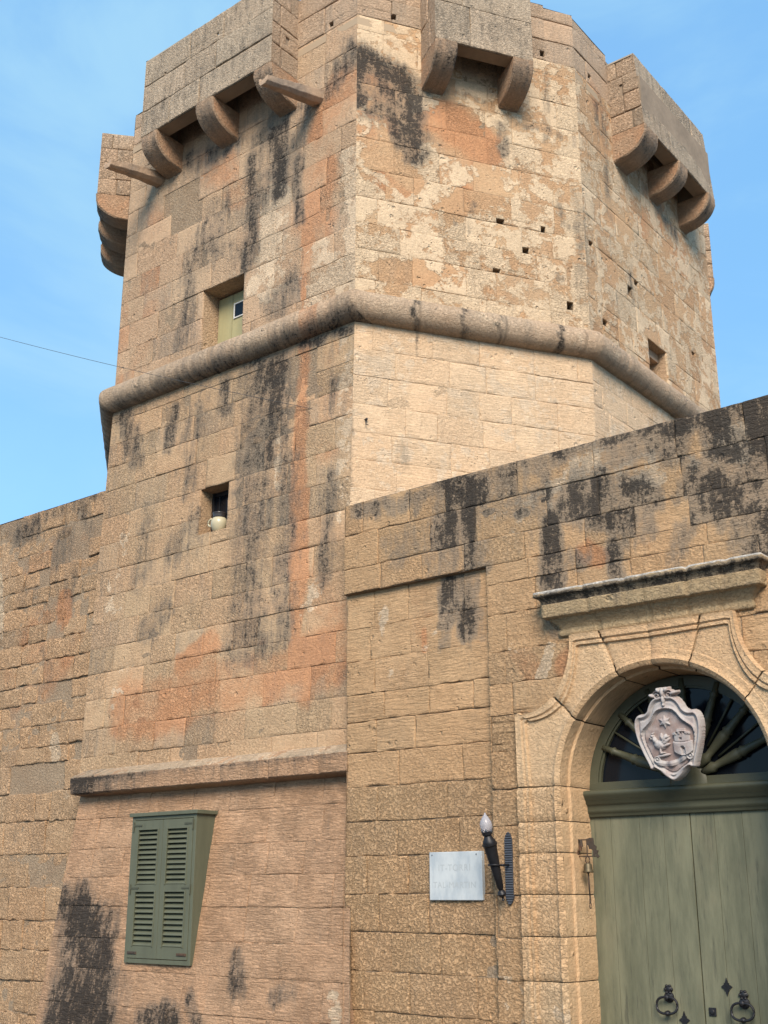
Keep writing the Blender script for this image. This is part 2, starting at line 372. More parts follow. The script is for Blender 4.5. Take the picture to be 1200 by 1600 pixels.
def ashlar(name, F, courses, par, mats, parent, holes=(), cornerL=True, cornerR=True):
    """masonry: individual blocks with worn edges over a recessed mortar bed, one mesh for the face.
    par: lmin lmax gap cs amp off chamfer mdepth rough(lo,hi)"""
    cs = par.get('cs', .035); Us, Zs, Ds, OF, SD, WB, B1, B2, B3, EC = [[] for _ in range(10)]; FQ = []; MI = []; nv = 0
    off_prev = None
    for ci in range(len(courses)-1):
        z0, z1 = courses[ci], courses[ci+1]
        zz = np.array([z0, z1]); ua = float(min(F.u0(zz))); ub = float(max(F.u1(zz)))
        lm, lM = par['lmin'], par['lmax']
        js = [ua]; x = ua+random.uniform(.35, 1)*lM*.8
        while x < ub-lm*.55: js.append(x); x += random.uniform(lm, lM)
        if ub-js[-1] < lm*.45 and len(js) > 1: js.pop()
        js.append(ub)
        for k in range(len(js)-1):
            a, b = js[k], js[k+1]
            fl = ('c' if k == 0 and cornerL else 'j', 'c' if k == len(js)-2 and cornerR else 'j', 'j', 'j')
            rects = [(a, b, z0, z1, fl)]
            for h in holes: rects = subtract(rects, h)
            sd = random.uniform(0, 60); r1, r2 = random.random(), random.random()
            lo, hi = par.get('rough', (0, .4)); r3 = random.uniform(lo, hi)
            if par.get('rfun'): r3 = par['rfun']((a+b)/2, (z0+z1)/2, r3)
            of = random.gauss(0, par.get('off', .003)); of = max(-.02, min(.012, of))
            if random.random() < par.get('eroded', 0): of -= random.uniform(.015, .035); r3 = 1
            gl = par['gap']*.5*(par['gfun']((z0+z1)/2) if 'gfun' in par else 1)*random.uniform(.6, 1.7)*(.22 if random.random() < par.get('tight', .35) else 1)
            for (p, q, c, d, f2) in rects:
                if q-p < .008 or d-c < .008: continue
                f2 = tuple('n' if v == 'n' else v for v in f2)
                X, dx = axis(p, q, f2[0], f2[1], gl, par.get('cham', .004), cs, .022, par.get('chd', .002)*min(1, gl/par['gap']*2.5))
                Z, dz = axis(c, d, f2[2], f2[3], gl, par.get('cham', .004), cs, .022, par.get('chd', .002)*min(1, gl/par['gap']*2.5))
                n, mm = len(X), len(Z)
                UU, ZZ = np.meshgrid(X, Z, indexing='ij'); DD = np.minimum(dx[:, None], dz[None, :])
                both = (dx[:, None] < 0) & (dz[None, :] < 0) & (DD > -.02); DD = np.where(both, DD*2.2, DD)
                wob = ((dx[:, None] < 0) | (dz[None, :] < 0)).astype(float)
                Us.append(UU.ravel()); Zs.append(ZZ.ravel()); Ds.append(DD.ravel()); WB.append(wob.ravel())
                for L, v in ((OF, of), (SD, sd), (B1, r1), (B2, r2), (B3, r3)): L.append(np.full(n*mm, v))
                I = np.arange(n*mm).reshape(n, mm)+nv
                q4 = np.stack([I[:-1, :-1], I[1:, :-1], I[1:, 1:], I[:-1, 1:]], -1).reshape(-1, 4)
                FQ.append(q4); MI.append(np.zeros(len(q4), int)); nv += n*mm
    # mortar bed
    cm = par.get('mcs', .08); z0, z1 = courses[0], courses[-1]; zz = np.linspace(z0, z1, 9)
    ua, ub = float(min(F.u0(zz))), float(max(F.u1(zz)))
    X = list(np.linspace(ua, ub, max(2, int((ub-ua)/cm)+1))); Z = list(np.linspace(z0, z1, max(2, int((z1-z0)/cm)+1)))
    for h in holes: X += [v for v in h[:2] if ua < v < ub]; Z += [v for v in h[2:] if z0 < v < z1]
    X = np.array(sorted(set(np.round(X, 5)))); Z = np.array(sorted(set(np.round(Z, 5))))
    UU, ZZ = np.meshgrid(X, Z, indexing='ij'); n, mm = UU.shape
    I = np.arange(n*mm).reshape(n, mm)+nv
    cu = (X[:-1]+X[1:])[:, None]/2+0*Z[None, :-1]; cz = (Z[:-1]+Z[1:])[None, :]/2+0*X[:-1, None]; keep = np.ones(cu.shape, bool)
    for h in holes: keep &= ~((cu > h[0]) & (cu < h[1]) & (cz > h[2]) & (cz < h[3]))
    q4 = np.stack([I[:-1, :-1], I[1:, :-1], I[1:, 1:], I[:-1, 1:]], -1)[keep]
    FQ.append(q4); MI.append(np.ones(len(q4), int))
    md = par.get('md', .010)
    dm = -md-.010*(vnoise(UU*2.3, ZZ*2.3, F.seed)-.3)
    dm = np.minimum(dm, -.003)
    Us.append(UU.ravel()); Zs.append(ZZ.ravel()); Ds.append(dm.ravel()); WB.append(np.zeros(n*mm))
    for L, v in ((OF, 0), (SD, 3), (B1, .5), (B2, .5), (B3, .5)): L.append(np.full(n*mm, float(v)))
    nb = n*mm
    u, z, d, of, sd, wb, b1, b2, b3 = [np.concatenate(L) for L in (Us, Zs, Ds, OF, SD, WB, B1, B2, B3)]
    FQ = np.concatenate(FQ); MI = np.concatenate(MI)
    ed = np.minimum(u-F.u0(z) if cornerL else 9, F.u1(z)-u if cornerR else 9)
    ed = np.minimum(ed, 9); te = sstep(0.0, .05, ed)
    wj = par.get('wob', .006)
    isb = np.ones(len(u)); isb[-nb:] = 0
    u2 = u+wb*te*wj*(vnoise(u*14, z*14, sd)-.5)*2*isb
    z2 = z+wb*te*wj*(vnoise(u*14+7, z*14, sd+9)-.5)*2*isb
    amp = par.get('amp', .003)*(.5+1.2*b3)
    nz = (fbm(u*9, z*11, sd, 3)-.5)*2*amp+(fbm(u*2.5, z*2.5, sd*.5, 2)-.5)*2*amp*.7
    wav = (fbm(u*.8, z*.8, F.seed, 2)-.5)*.02
    # chips along block edges
    chip = wb*np.maximum(0, vnoise(u*11, z*11, sd+3)-.62)*par.get('chip', .02)
    dd = d+isb*te*(of+nz-chip)+wav*te
    P, uc = F.pos(u2, z2, dd)
    S = F.stain(uc, z)
    co = np.stack([uc+F.seed*.13, z, sd], 1)
    return mesh_np(name, P, FQ, mats, parent, {'co': co, 'stain': S, 'blk': np.stack([b1, b2, b3], 1)}, MI)

def courses(z0, z1, h, jit=.12):
    out = [z0]
    while out[-1] < z1-h*1.4: out.append(out[-1]+h*random.uniform(1-jit, 1+jit))
    out.append(z1) if z1-out[-1] > h*.5 else out.__setitem__(-1, z1)
    return out

def recess(name, F, h, depth, mat, parent, off=0., front=.015, seed=5, back=None, grid=.06):
    """the four reveals and the back of an opening cut in a face"""
    a, b, c, d = h; V = []; Q = []; nvv = 0; co = []
    def quad(pf, n1, n2):
        nonlocal nvv
        s, t = np.meshgrid(np.linspace(0, 1, n1+1), np.linspace(0, 1, n2+1), indexing='ij')
        u, z, dp = pf(s.ravel(), t.ravel())
        nzv = (fbm((u+dp)*9, z*9, seed, 3)-.5)*.008
        P, _ = F.pos(u, z, dp)
        # shrink noise toward inside so walls stay closed
        V.append(P+F.N[None]*0*nzv[:, None]); co.append(np.stack([u+dp*.9, z+dp*.3, np.full(len(u), seed)], 1))
        I = np.arange(len(u)).reshape(n1+1, n2+1)+nvv; nvv += len(u)
        Q.append(np.stack([I[:-1, :-1], I[1:, :-1], I[1:, 1:], I[:-1, 1:]], -1).reshape(-1, 4))
    nd = max(1, int(depth/grid)); nz = max(1, int((d-c)/grid)); nu = max(1, int((b-a)/grid))
    D = lambda s: -front-(depth-front)*s
    quad(lambda s, t: (a+0*s, c+(d-c)*t, D(s)), nd, nz)
    quad(lambda s, t: (b+0*s, c+(d-c)*t, D(s)), nd, nz)
    quad(lambda s, t: (a+(b-a)*t, c+0*s, D(s)), nd, nu)
    quad(lambda s, t: (a+(b-a)*t, d+0*s, D(s)), nd, nu)
    nb = sum(len(q) for q in Q)
    quad(lambda s, t: (a+(b-a)*s, c+(d-c)*t, -depth+0*s), nu, nz)
    V = np.concatenate(V); Q = np.concatenate(Q); co = np.concatenate(co)
    S = np.zeros((len(V), 3)); S[:, 2] = .25
    mi = np.zeros(len(Q), int); mats = [mat]
    if back: mats.append(back); mi[nb:] = 1
    return mesh_np(name, V, Q, mats, parent, {'co': co, 'stain': S, 'blk': np.full((len(V), 3), .5)}, mi)

def sweep(name, path, prof, mat, parent, closed=False, seg=.05, amp=.004, stainf=None, seed=3, side=1, caps=False, joints=None, wobj=0.):
    """profile [(out, z)] carried along a plan path [(x,y)], outward = right-hand normal * side, mitred corners"""
    path = [np.array(p, float) for p in path]; n = len(path)
    nor = []
    for i in range(n if closed else n-1):
        d = path[(i+1) % n]-path[i]; d = d/np.linalg.norm(d); nor.append(np.array([d[1], -d[0]])*side)
    mit = []
    for i in range(n):
        if closed: a, b = nor[i-1], nor[i]
        elif i == 0: a = b = nor[0]
        elif i == n-1: a = b = nor[-1]
        else: a, b = nor[i-1], nor[i]
        mm = a+b; mm = mm/np.dot(mm, mm)*2
        mit.append(mm)
    pts = []; ms = []; ss = []; s0 = 0; nn = []
    for i in range(n if closed else n-1):
        a, b = path[i], path[(i+1) % n]; ma, mb_ = mit[i], mit[(i+1) % n]; L = np.linalg.norm(b-a); k = max(1, int(L/seg))
        for j in range(k):
            t = j/k; pts.append(a+(b-a)*t); ms.append(ma+(mb_-ma)*t); ss.append(s0+L*t)
        s0 += L
    if not closed: pts.append(path[-1]); ms.append(mit[-1]); ss.append(s0)
    pts = np.array(pts); ms = np.array(ms); ss = np.array(ss); prof = np.array(prof, float)
    m_, k = len(pts), len(prof)
    pc = np.concatenate([[0], np.cumsum(np.hypot(*(prof[1:]-prof[:-1]).T))])
    S_, J = np.meshgrid(ss, np.arange(k), indexing='ij')
    nz = (fbm(S_*7, pc[J]*9, seed, 3)-.5)*2*amp+(fbm(S_*1.5, pc[J]*2, seed+5, 2)-.5)*2*amp
    if joints:
        for jp in joints: nz -= .018*np.exp(-((S_-jp)/.011)**2)
    o = prof[:, 0][None, :]+nz; zz = np.repeat(prof[:, 1][None, :], m_, 0)+nz*.4
    X = pts[:, None, 0]+ms[:, None, 0]*o; Y = pts[:, None, 1]+ms[:, None, 1]*o
    V = np.stack([X, Y, zz], -1).reshape(-1, 3)
    I = np.arange(m_*k).reshape(m_, k)
    if closed: I = np.concatenate([I, I[:1]], 0)
    Q = np.stack([I[:-1, :-1], I[1:, :-1], I[1:, 1:], I[:-1, 1:]], -1).reshape(-1, 4)
    if side < 0: Q = Q[:, ::-1]
    bl = np.floor(S_/.8)
    b1 = hsh(bl.astype(int).ravel(), (bl*0+3).astype(int).ravel(), (bl*0+seed).astype(int).ravel())
    co = np.stack([S_.ravel(), pc[J].ravel()+seed, bl.ravel()*3.1], 1)
    st = np.zeros((len(V), 3)) if stainf is None else stainf(S_.ravel(), o.ravel(), zz.ravel(), V)
    ob = mesh_np(name, V, Q, [mat], parent, {'co': co, 'stain': st, 'blk': np.stack([b1, b1[::-1], b1*0+.4], 1)})
    if caps and not closed:
        bm = bmesh.new(); bm.from_mesh(ob.data); bm.verts.ensure_lookup_table()
        for row in (I[0], I[-1]):
            try: bm.faces.new([bm.verts[int(i)] for i in row])
            except ValueError: pass
        bmesh.ops.recalc_face_normals(bm, faces=bm.faces); bm.to_mesh(ob.data); bm.free()
    return ob

# small-object helpers (bmesh)
def bm_obj(name, bm, mat, parent=None, smooth=False, auto=None):
    bmesh.ops.recalc_face_normals(bm, faces=bm.faces)
    me = bpy.data.meshes.new(name); bm.to_mesh(me); bm.free()
    for mt in (mat if isinstance(mat, list) else [mat]): me.materials.append(mt)
    if smooth: me.polygons.foreach_set('use_smooth', np.ones(len(me.polygons), bool))
    if auto: me.set_sharp_from_angle(angle=math.radians(auto))
    o = bpy.data.objects.new(name, me); finish(o, parent); return o
def bx(bm, x0, x1, y0, y1, z0, z1, bev=.0, mat=None):
    r = bmesh.ops.create_cube(bm, size=1, matrix=Matrix.Translation(((x0+x1)/2, (y0+y1)/2, (z0+z1)/2)) @ Matrix.Diagonal((x1-x0, y1-y0, z1-z0, 1)))
    vs = r['verts']
    if bev: bmesh.ops.bevel(bm, geom=list({e for v in vs for e in v.link_edges}), offset=bev, segments=2, affect='EDGES', profile=.6)
    return vs
def tube(bm, pts, r, n=8, closed=False, cap=True):
    pts = [Vector(p) for p in pts]; k = len(pts); R = r if isinstance(r, (list, tuple)) else [r]*k; rings = []
    up = Vector((0, 0, 1))
    for i, p in enumerate(pts):
        if closed: d = pts[(i+1) % k]-pts[i-1]
        else: d = pts[min(i+1, k-1)]-pts[max(i-1, 0)]
        d.normalize(); a = d.cross(up)
        if a.length < .05: a = d.cross(Vector((1, 0, 0)))
        a.normalize(); b = d.cross(a)
        rings.append([bm.verts.new(p+(a*math.cos(2*math.pi*j/n)+b*math.sin(2*math.pi*j/n))*R[i]) for j in range(n)])
    for i in range(k if closed else k-1):
        A, B = rings[i], rings[(i+1) % k]
        for j in range(n): bm.faces.new((A[j], A[(j+1) % n], B[(j+1) % n], B[j]))
    if cap and not closed: bm.faces.new(rings[0][::-1]); bm.faces.new(rings[-1])
def lathe(bm, c, ax, prof, n=20):
    """prof [(t along axis, radius)]"""
    c = Vector(c); ax = Vector(ax).normalized(); tube(bm, [c+ax*(t if i == 0 or t != prof[i-1][0] else t+1e-4) for i, (t, r) in enumerate(prof)], [max(r, .0005) for t, r in prof], n)
def prism(bm, poly, f0, f1):
    A = [bm.verts.new(f0(*p)) for p in poly]; B = [bm.verts.new(f1(*p)) for p in poly]; n = len(poly)
    for i in range(n): bm.faces.new((A[i], A[(i+1) % n], B[(i+1) % n], B[i]))
    bm.faces.new(A[::-1]); bm.faces.new(B)

# ================================================================== the tower
YA0 = 7.22
Z_T = 6.67
def ya(z):        # plan position of the left face at height z (batter, then scarp)
    z = np.asarray(z, float)
    return np.where(z > 6.55, 7.22, np.where(z > 2.62, 7.13+.09*(z-2.62)/3.93, 7.15-.15*(2.54-z)))
def shA(z):
    r = np.zeros((len(z), 3)); r[:, 1] = ya(z)-YA0; return r
P1 = np.array([-6.212, 7.22]); dB = np.array([.521, .8535]); nB = np.array([.8535, -.521])
P2 = P1+dB*2.385; dC = np.array([-.023, 1.]); nC = np.array([1., .023]); P3 = P2+dC*3.21
P4 = P3+np.array([-.55, .83])*2.4; P5 = np.array([-9.7, 14.43]); P0 = np.array([-9.59, 7.22]); dH = np.array([-.76, .65])
P7 = P0+dH*2.6; P6 = P7+np.array([.0, 3.3])
tower = empty('watchtower', (-7.9, 10.5, 0), 'tall many-sided limestone watchtower with stone boxes on corbels and a rounded moulding around its middle', 'tower')
v3 = lambda p, z=0.: np.array([p[0], p[1], z])

FA = Face((-9.6, YA0, 0), (1, 0, 0), (0, -1, 0), lambda z: np.interp(z, [.5, 2.5, 2.8, 4, 6.5, 9], [.04, .05, .03, .01, .01, .015]), lambda z: 3.388+np.where(z < 2.6, np.maximum(0, 7.15-ya(z))*.87, 0)+.06*(z < 4.5), 0, 10.3, shA)
FB = Face(v3(P1), v3(dB), v3(nB), 0, 2.385, 3, 10.5, shA)
FC = Face(v3(P2), v3(dC), v3(nC), 0, 3.21, 3, 10.5, shA)

# ---- weathering of the left face (points read off the wall in the photograph)
a = FA.add
for pts, wd, st in [([(436, 205), (440, 250), (442, 290)], .11, .85), ([(402, 245), (395, 330), (388, 420)], .09, .68), ([(466, 250), (468, 345)], .065, .66),
                    ([(420, 210), (415, 300)], .22, .5), ([(345, 330), (325, 400)], .22, .5), ([(300, 420), (288, 530)], .12, .55), ([(330, 400), (400, 395)], .12, .4),
                    ([(300, 250), (375, 215)], .12, .5), ([(505, 150), (430, 190)], .08, .55),
                    ([(520, 130), (545, 80)], .15, .6), ([(430, 470), (455, 440)], .15, .55), ([(340, 560), (470, 510)], .10, .4),
                    ([(431, 565), (428, 640), (420, 720)], .13, .75), ([(355, 595), (352, 640)], .08, .65), ([(275, 640), (265, 700)], .09, .6), ([(470, 540), (545, 520)], .05, .6),
                    ([(200, 650), (212, 720)], .12, .5), ([(408, 580), (398, 700), (392, 860), (388, 1010)], .25, .50), ([(445, 600), (450, 760)], .08, .55),
                    ([(455, 720), (448, 980)], .14, .52), ([(415, 1000), (372, 1015)], .16, .5), ([(270, 850), (310, 830)], .18, .42), ([(225, 800), (215, 900)], .14, .4),
                    ([(250, 950), (230, 990)], .16, .42), ([(515, 740), (512, 900)], .10, .55), ([(310, 650), (300, 760)], .15, .38), ([(520, 600), (518, 640)], .06, .5),
                    ([(118, 1425), (110, 1520), (95, 1640)], .27, .95), ([(140, 1460), (145, 1560), (155, 1640)], .30, .95), ([(95, 1400), (110, 1430)], .12, .8),
                    ([(225, 1590), (265, 1600)], .13, .85), ([(372, 1515), (372, 1545)], .11, .75), ([(300, 1560), (310, 1610)], .07, .7), ([(155, 1415), (135, 1430)], .05, .8),
                    ([(450, 1545), (430, 1555)], .07, .6)]:
    a(0, pts, wd, st)
for pts, wd, st in [([(435, 300), (420, 440)], .22, .42), ([(500, 390), (505, 470)], .2, .42), ([(548, 240), (548, 460)], .10, .5), ([(535, 520), (535, 790)], .14, .42),
                    ([(435, 690), (440, 760)], .09, .5), ([(185, 850), (165, 960)], .15, .35), ([(500, 900), (470, 1000)], .14, .3), ([(290, 770), (330, 740)], .25, .22),
                    ([(520, 1560), (525, 1600)], .08, .6), ([(85, 1150), (90, 1170)], .08, .3), ([(390, 860), (395, 900)], .06, .3), ([(200, 1060), (180, 1090)], .15, .3)]:
    a(1, pts, wd, st)
for pts, wd, st in [([(535, 130), (500, 250), (495, 340)], .3, .62), ([(478, 340), (480, 480)], .08, .75), ([(478, 540), (470, 760), (468, 1000)], .09, .8), ([(250, 330), (240, 420), (215, 560)], .3, .4),
                    ([(195, 470), (190, 600)], .13, .5), ([(330, 230), (380, 300)], .25, .4), ([(520, 560), (505, 700)], .16, .4), ([(200, 1100), (340, 1070), (530, 1010)], .28, .68),
                    ([(290, 1040), (340, 1010)], .14, .8), ([(250, 650), (300, 720)], .2, .25), ([(500, 900), (530, 980)], .2, .5), ([(330, 560), (330, 470)], .1, .4), ([(300, 1100), (520, 1060)], .18, .5)]:
    a(2, pts, wd, st)
def exA(A, u, z):
    A[:, 1] += np.where(z > 6.6, .20, 0)+np.where((z < 6.4) & (z > 2.8), .06, 0)
    A[:, 0] += .10*(z > 2.8)
    A[:, 0] += np.where((z < 6.55) & (z > 5.7), .18*sstep(5.7, 6.5, z), 0)
FA.extra = exA
winA = (FA.uz(318, 455)[0], FA.uz(382, 425)[0], 6.66, 7.53)
winL = (FA.uz(313, 766)[0], FA.uz(357, 755)[0], 4.885, 5.345)
hs = lambda F, x, y, w=.045, h=.05: (lambda q: (q[0]-w/2, q[0]+w/2, q[1]-h/2, q[1]+h/2))(F.uz(x, y))
drA = [hs(FA, 517, 38, .055, .06)]
P_UP = dict(lmin=.28, lmax=.62, gap=.004, chd=.0016, tight=.55, cs=.03, amp=.004, off=.0016, md=.003, rough=(.1, .55), wob=.005, chip=.025, eroded=.02)
ashlar('wall', FA, courses(6.64, 9.86, .30), P_UP, [M['A_up'], M['mortar']], tower, [winA])
ashlar('wall', FA, courses(2.66, 6.64, .272, .08), dict(P_UP, rough=(.1, .6), md=.004, eroded=0, off=.0025), [M['A_low'], M['mortar']], tower, [winL])
ashlar('wall', FA, courses(0, 2.66, .262, .08), dict(P_UP, rough=(0, .25), cs=.025, md=.006, eroded=0), [M['A_scarp'], M['mortar']], tower, cornerL=True)

def shR(z):
    r = np.zeros((len(z), 3)); r[:, 0] = np.maximum(0, 7.15-ya(z))*.87; return r
GR = Face((P1[0]-.002, 0, 0), (0, 1, 0), (1, 0, 0), lambda z: ya(z), 7.3, 0, 2.6, shR); GR.base = (.0, .15, .2)
ashlar('wall', GR, [0, .27, .53, .79, 1.05, 1.31, 1.57, 1.83, 2.09, 2.35, 2.6], dict(P_UP, rough=(.1, .4), lmin=1, lmax=2, cs=.03), [M['A_scarp'], M['mortar']], tower)
# ---- right face
b = FB.add
for pts, wd, st in [([(562, 92), (562, 150)], .10, 1.0), ([(570, 92), (605, 102), (645, 135)], .17, .98), ([(600, 140), (620, 175)], .2, .8), ([(648, 150), (655, 215)], .13, .98), ([(595, 180), (640, 225)], .18, .88), ([(610, 215), (655, 240)], .12, .85), ([(780, 195), (783, 240)], .06, .62), ([(852, 120), (855, 225)], .045, .5), ([(815, 190), (875, 215)], .04, .6),
                    ([(900, 300), (912, 470)], .10, .4), ([(655, 510), (655, 560)], .02, .7), ([(700, 540), (698, 560)], .02, .5), ([(630, 700), (625, 730)], .06, .35), ([(712, 60), (690, 130)], .06, .4),
                    ([(690, 145), (760, 160)], .05, .45), ([(868, 320), (880, 350)], .06, .4), ([(745, 320), (735, 360)], .04, .4), ([(545, 600), (548, 760)], .04, .5)]:
    b(0, pts, wd, st)
for pts, wd, st in [([(700, 205), (740, 225)], .22, -.9), ([(600, 255), (640, 280)], .14, -.7), ([(600, 130), (620, 220)], .2, -.6), ([(600, 420), (670, 430)], .1, -.4), ([(720, 330), (770, 300)], .13, -.5)]:
    b(1, pts, wd, st)
for pts, wd, st in [([(690, 190), (760, 240)], .25, .62), ([(590, 130), (600, 200)], .14, .6), ([(600, 290), (640, 305)], .12, .6), ([(740, 310), (780, 330)], .14, .5), ([(560, 130), (575, 230)], .1, .5), ([(880, 230), (880, 280)], .1, .4)]:
    b(2, pts, wd, st)
def exB(A, u, z):
    A[:, 1] += np.where(z > 6.6, .56, .40)
FB.extra = exB
putB = [hs(FB, x, y, w_, h_) for x, y, w_, h_ in [(782, 346, .085, .06), (849, 359, .055, .07), (822, 391, .075, .07), (776, 423, .08, .05), (891, 478, .07, .09)]]
drB = [hs(FB, 615, 27, .06, .07), hs(FB, 847, 84, .055, .075)]
P_B = dict(P_UP, gap=.0035, tight=.6, amp=.0035, off=.0015, md=.002, rough=(.05, .55), wob=.004, chip=.02, eroded=0)
ashlar('wall', FB, courses(6.64, 9.86, .30), P_B, [M['B_up'], M['mortar']], tower, putB)
ashlar('wall', FB, courses(3.6, 6.64, .272, .08), dict(P_B, gap=.004, md=.004, rough=(.0, .3)), [M['B_low'], M['B_low']], tower)
# ---- far right face
c = FC.add
for pts, wd, st in [([(935, 160), (945, 220)], .12, .5), ([(905, 330), (912, 480)], .12, .4), ([(1010, 300), (1050, 360)], .12, .45), ([(945, 250), (950, 330)], .08, .45), ([(985, 430), (990, 470)], .05, .6)]:
    c(0, pts, wd, st)
for pts, wd, st in [([(975, 290), (1000, 340)], .3, .6), ([(1030, 340), (1060, 400)], .35, .6), ([(930, 150), (950, 200)], .15, .6)]:
    c(2, pts, wd, st)
def exC(A, u, z): A[:, 1] += np.where(z > 6.6, .50, .42); A[:, 0] += np.where(z > 6.6, .06, 0)
FC.extra = exC
uC1, uC2 = 1.30, 1.76
winC = (uC1, uC2, 6.79, 7.27)
putC = [hs(FC, x, y, w_, h_) for x, y, w_, h_ in [(924, 381, .09, .06), (946, 505, .09, .07), (994, 443, .10, .07), (984, 456, .10, .12), (1084, 553, .09, .05)]]
drC = [hs(FC, 921, 120, .07, .07)]
ashlar('wall', FC, courses(6.64, 9.86, .30), dict(P_B, cs=.04), [M['B_up'], M['mortar']], tower, [winC]+putC)
ashlar('wall', FC, courses(3.6, 6.64, .272), dict(P_B, cs=.04, rough=(.0, .3)), [M['B_low'], M['B_low']], tower)
# ---- parapets
PP = dict(lmin=.35, lmax=.75, gap=.010, cs=.035, amp=.003, off=.003, md=.016, rough=(.2, .6), wob=.004, chip=.02)
def ragged(F, zlo, zs):
    pass
def cap(name, F, z, th=.35, mat=None):
    """weathered top of a wall, from the face back"""
    n = int(float(F.u1(np.array([z]))[0])/.1)+1
    s = np.linspace(0, 1, n+1); t = np.linspace(0, 1, 5); S_, T = np.meshgrid(s, t, indexing='ij')
    ua, ub = float(F.u0(np.array([z]))[0]), float(F.u1(np.array([z]))[0])
    u = (ua+(ub-ua)*S_).ravel(); d = -(th*T).ravel()+.002
    P, _ = F.pos(u, np.full(len(u), z), d); P[:, 2] += (fbm(u*3, d*3, 4, 3)-.5)*.02-.004
    I = np.arange(len(u)).reshape(n+1, 5); Q = np.stack([I[:-1, :-1], I[1:, :-1], I[1:, 1:], I[:-1, 1:]], -1).reshape(-1, 4)
    st = np.zeros((len(u), 3)); st[:, 0] = .3
    mesh_np(name, P, Q, [mat or M['par']], tower, {'co': np.stack([u, d, u*0+2], 1), 'stain': st, 'blk': np.full((len(u), 3), .5)})
def sub(F, ua, ub):
    G = Face(F.O, F.U, F.N, ua, ub, 0, 11, F.shift); G.strokes = F.strokes; G.base = (.12, .05, 0); G.seed = F.seed; return G
for F, L, dr, tops in ((FA, 3.388, drA, [(0, .7, 10.27), (.7, 3.388, 10.46)]), (FB, 2.385, drB, [(0, .9, 10.56), (.9, 2.05, 10.56), (2.05, 2.385, 10.53)]), (FC, 3.21, drC, [(0, .75, 10.50), (.75, 3.21, 10.42)])):
    for i, (ua, ub, zt) in enumerate(tops):
        G = sub(F, ua+(.015 if F is FA and i == 0 else 0), ub)
        cz = [9.86, 9.86+(zt-9.86)*.52, zt] if zt < 10.5 else [9.86, 10.12, 10.38, zt]
        ashlar('parapet', G, cz, PP, [M['par'], M['mortar']], tower, dr)
        cap('parapet_top', G, zt)
# ---- other faces of the tower
def plainface(a_, b_, z0, z1, mat, name='wall'):
    a_, b_ = np.array(a_), np.array(b_); d = b_-a_; L = float(np.linalg.norm(d)); d = d/L
    G = Face(v3(a_), v3(d), v3((d[1], -d[0])), 0, L, z0, z1); G.base = (.1, .15, .1)
    return ashlar(name, G, courses(z0, z1, .3), dict(PP, cs=.12, mcs=.4), [mat, M['mortar']], tower)
for q1, q2 in ((P3, P4), (P4, P5), (P5, P6), (P6, P7), (P7, P0)):
    plainface(q1, q2, 0, 10.25, M['B_up'])
plainface(P2, P3, 0, 3.6, M['B_low']); plainface(P1, P2, 0, 3.6, M['B_low'])
bm = bmesh.new(); prism(bm, [tuple(p) for p in (P0, P1, P2, P3, P4, P5, P6, P7)], lambda x, y: (x, y, 9.75), lambda x, y: (x, y, 9.83)); 
ob = bm_obj('roof_terrace', bm, M['mortar'], tower)

# ---- the rounded string course
poly = [P0, P1, P2, P3, P4, P5, P6, P7]
prof = [(-.06+.0, Z_T+.145)]+[(.012+.145*math.cos(t), Z_T+.145*math.sin(t)) for t in np.linspace(math.pi*.5, -math.pi*.5, 15)]+[(-.06, Z_T-.145)]
def st_t(s, o, z, V):
    A = np.zeros((len(s), 3)); onA = V[:, 0] < P1[0]+.1
    A[:, 0] = np.where(onA, .16+.48*sstep(.02, -.12, z-Z_T), .06+.10*sstep(0, -.12, z-Z_T))
    nzv = vnoise(s*1.7, s*0, 4.); A[:, 0] += np.where(onA, (nzv-.5)*.35, 0)
    A[:, 1] = np.where(onA, .15, .30); A[:, 2] = np.where((s > 2.75) & (s < 3.0), .7, .1)
    for sp in (3.95, 4.4, 4.75, 5.35): A[:, 0] = np.maximum(A[:, 0], .75*(np.abs(s-sp-.02*np.sin(z*30)) < .02+.015*nzv))
    return A
sweep('string_course', poly, prof, M['torus'], tower, closed=True, seg=.03, amp=.007, stainf=st_t, joints=[.75, 1.63, 2.55, 3.1, 3.9, 4.6, 5.3, 6.3, 7.1, 8.0])

# ---- ledge over the scarp
lx0, lx1 = -9.42, -6.075
prof = [(-.02, 2.80), (.04, 2.775), (.10, 2.735), (.122, 2.715), (.124, 2.70), (.122, 2.65), (.120, 2.60), (.119, 2.57), (.112, 2.563), (.08, 2.552), (.04, 2.545), (-.06, 2.535)]
def st_l(s, o, z, V):
    A = np.zeros((len(s), 3)); A[:, 0] = .14+.62*sstep(1.1, .25, s)+.46*np.exp(-((z-2.69)/.03)**2)+(vnoise(s*2, z*0, 1)-.5)*.5
    A[:, 0] = np.where(z < 2.56, A[:, 0]*.5, A[:, 0]); A[:, 1] = np.where(z > 2.708, .62, .03); A[:, 0] = np.where(z > 2.712, A[:, 0]*.5, A[:, 0]); A[:, 2] = np.where(z < 2.6, .3, .1); return A
sweep('ledge', [(lx0, 7.24), (lx0, 7.14), (lx1, 7.14)], prof, M['A_scarp'], tower, seg=.03, amp=.004, stainf=st_l, joints=[.4+.55*i for i in range(7)]).data.set_sharp_from_angle(angle=math.radians(28))

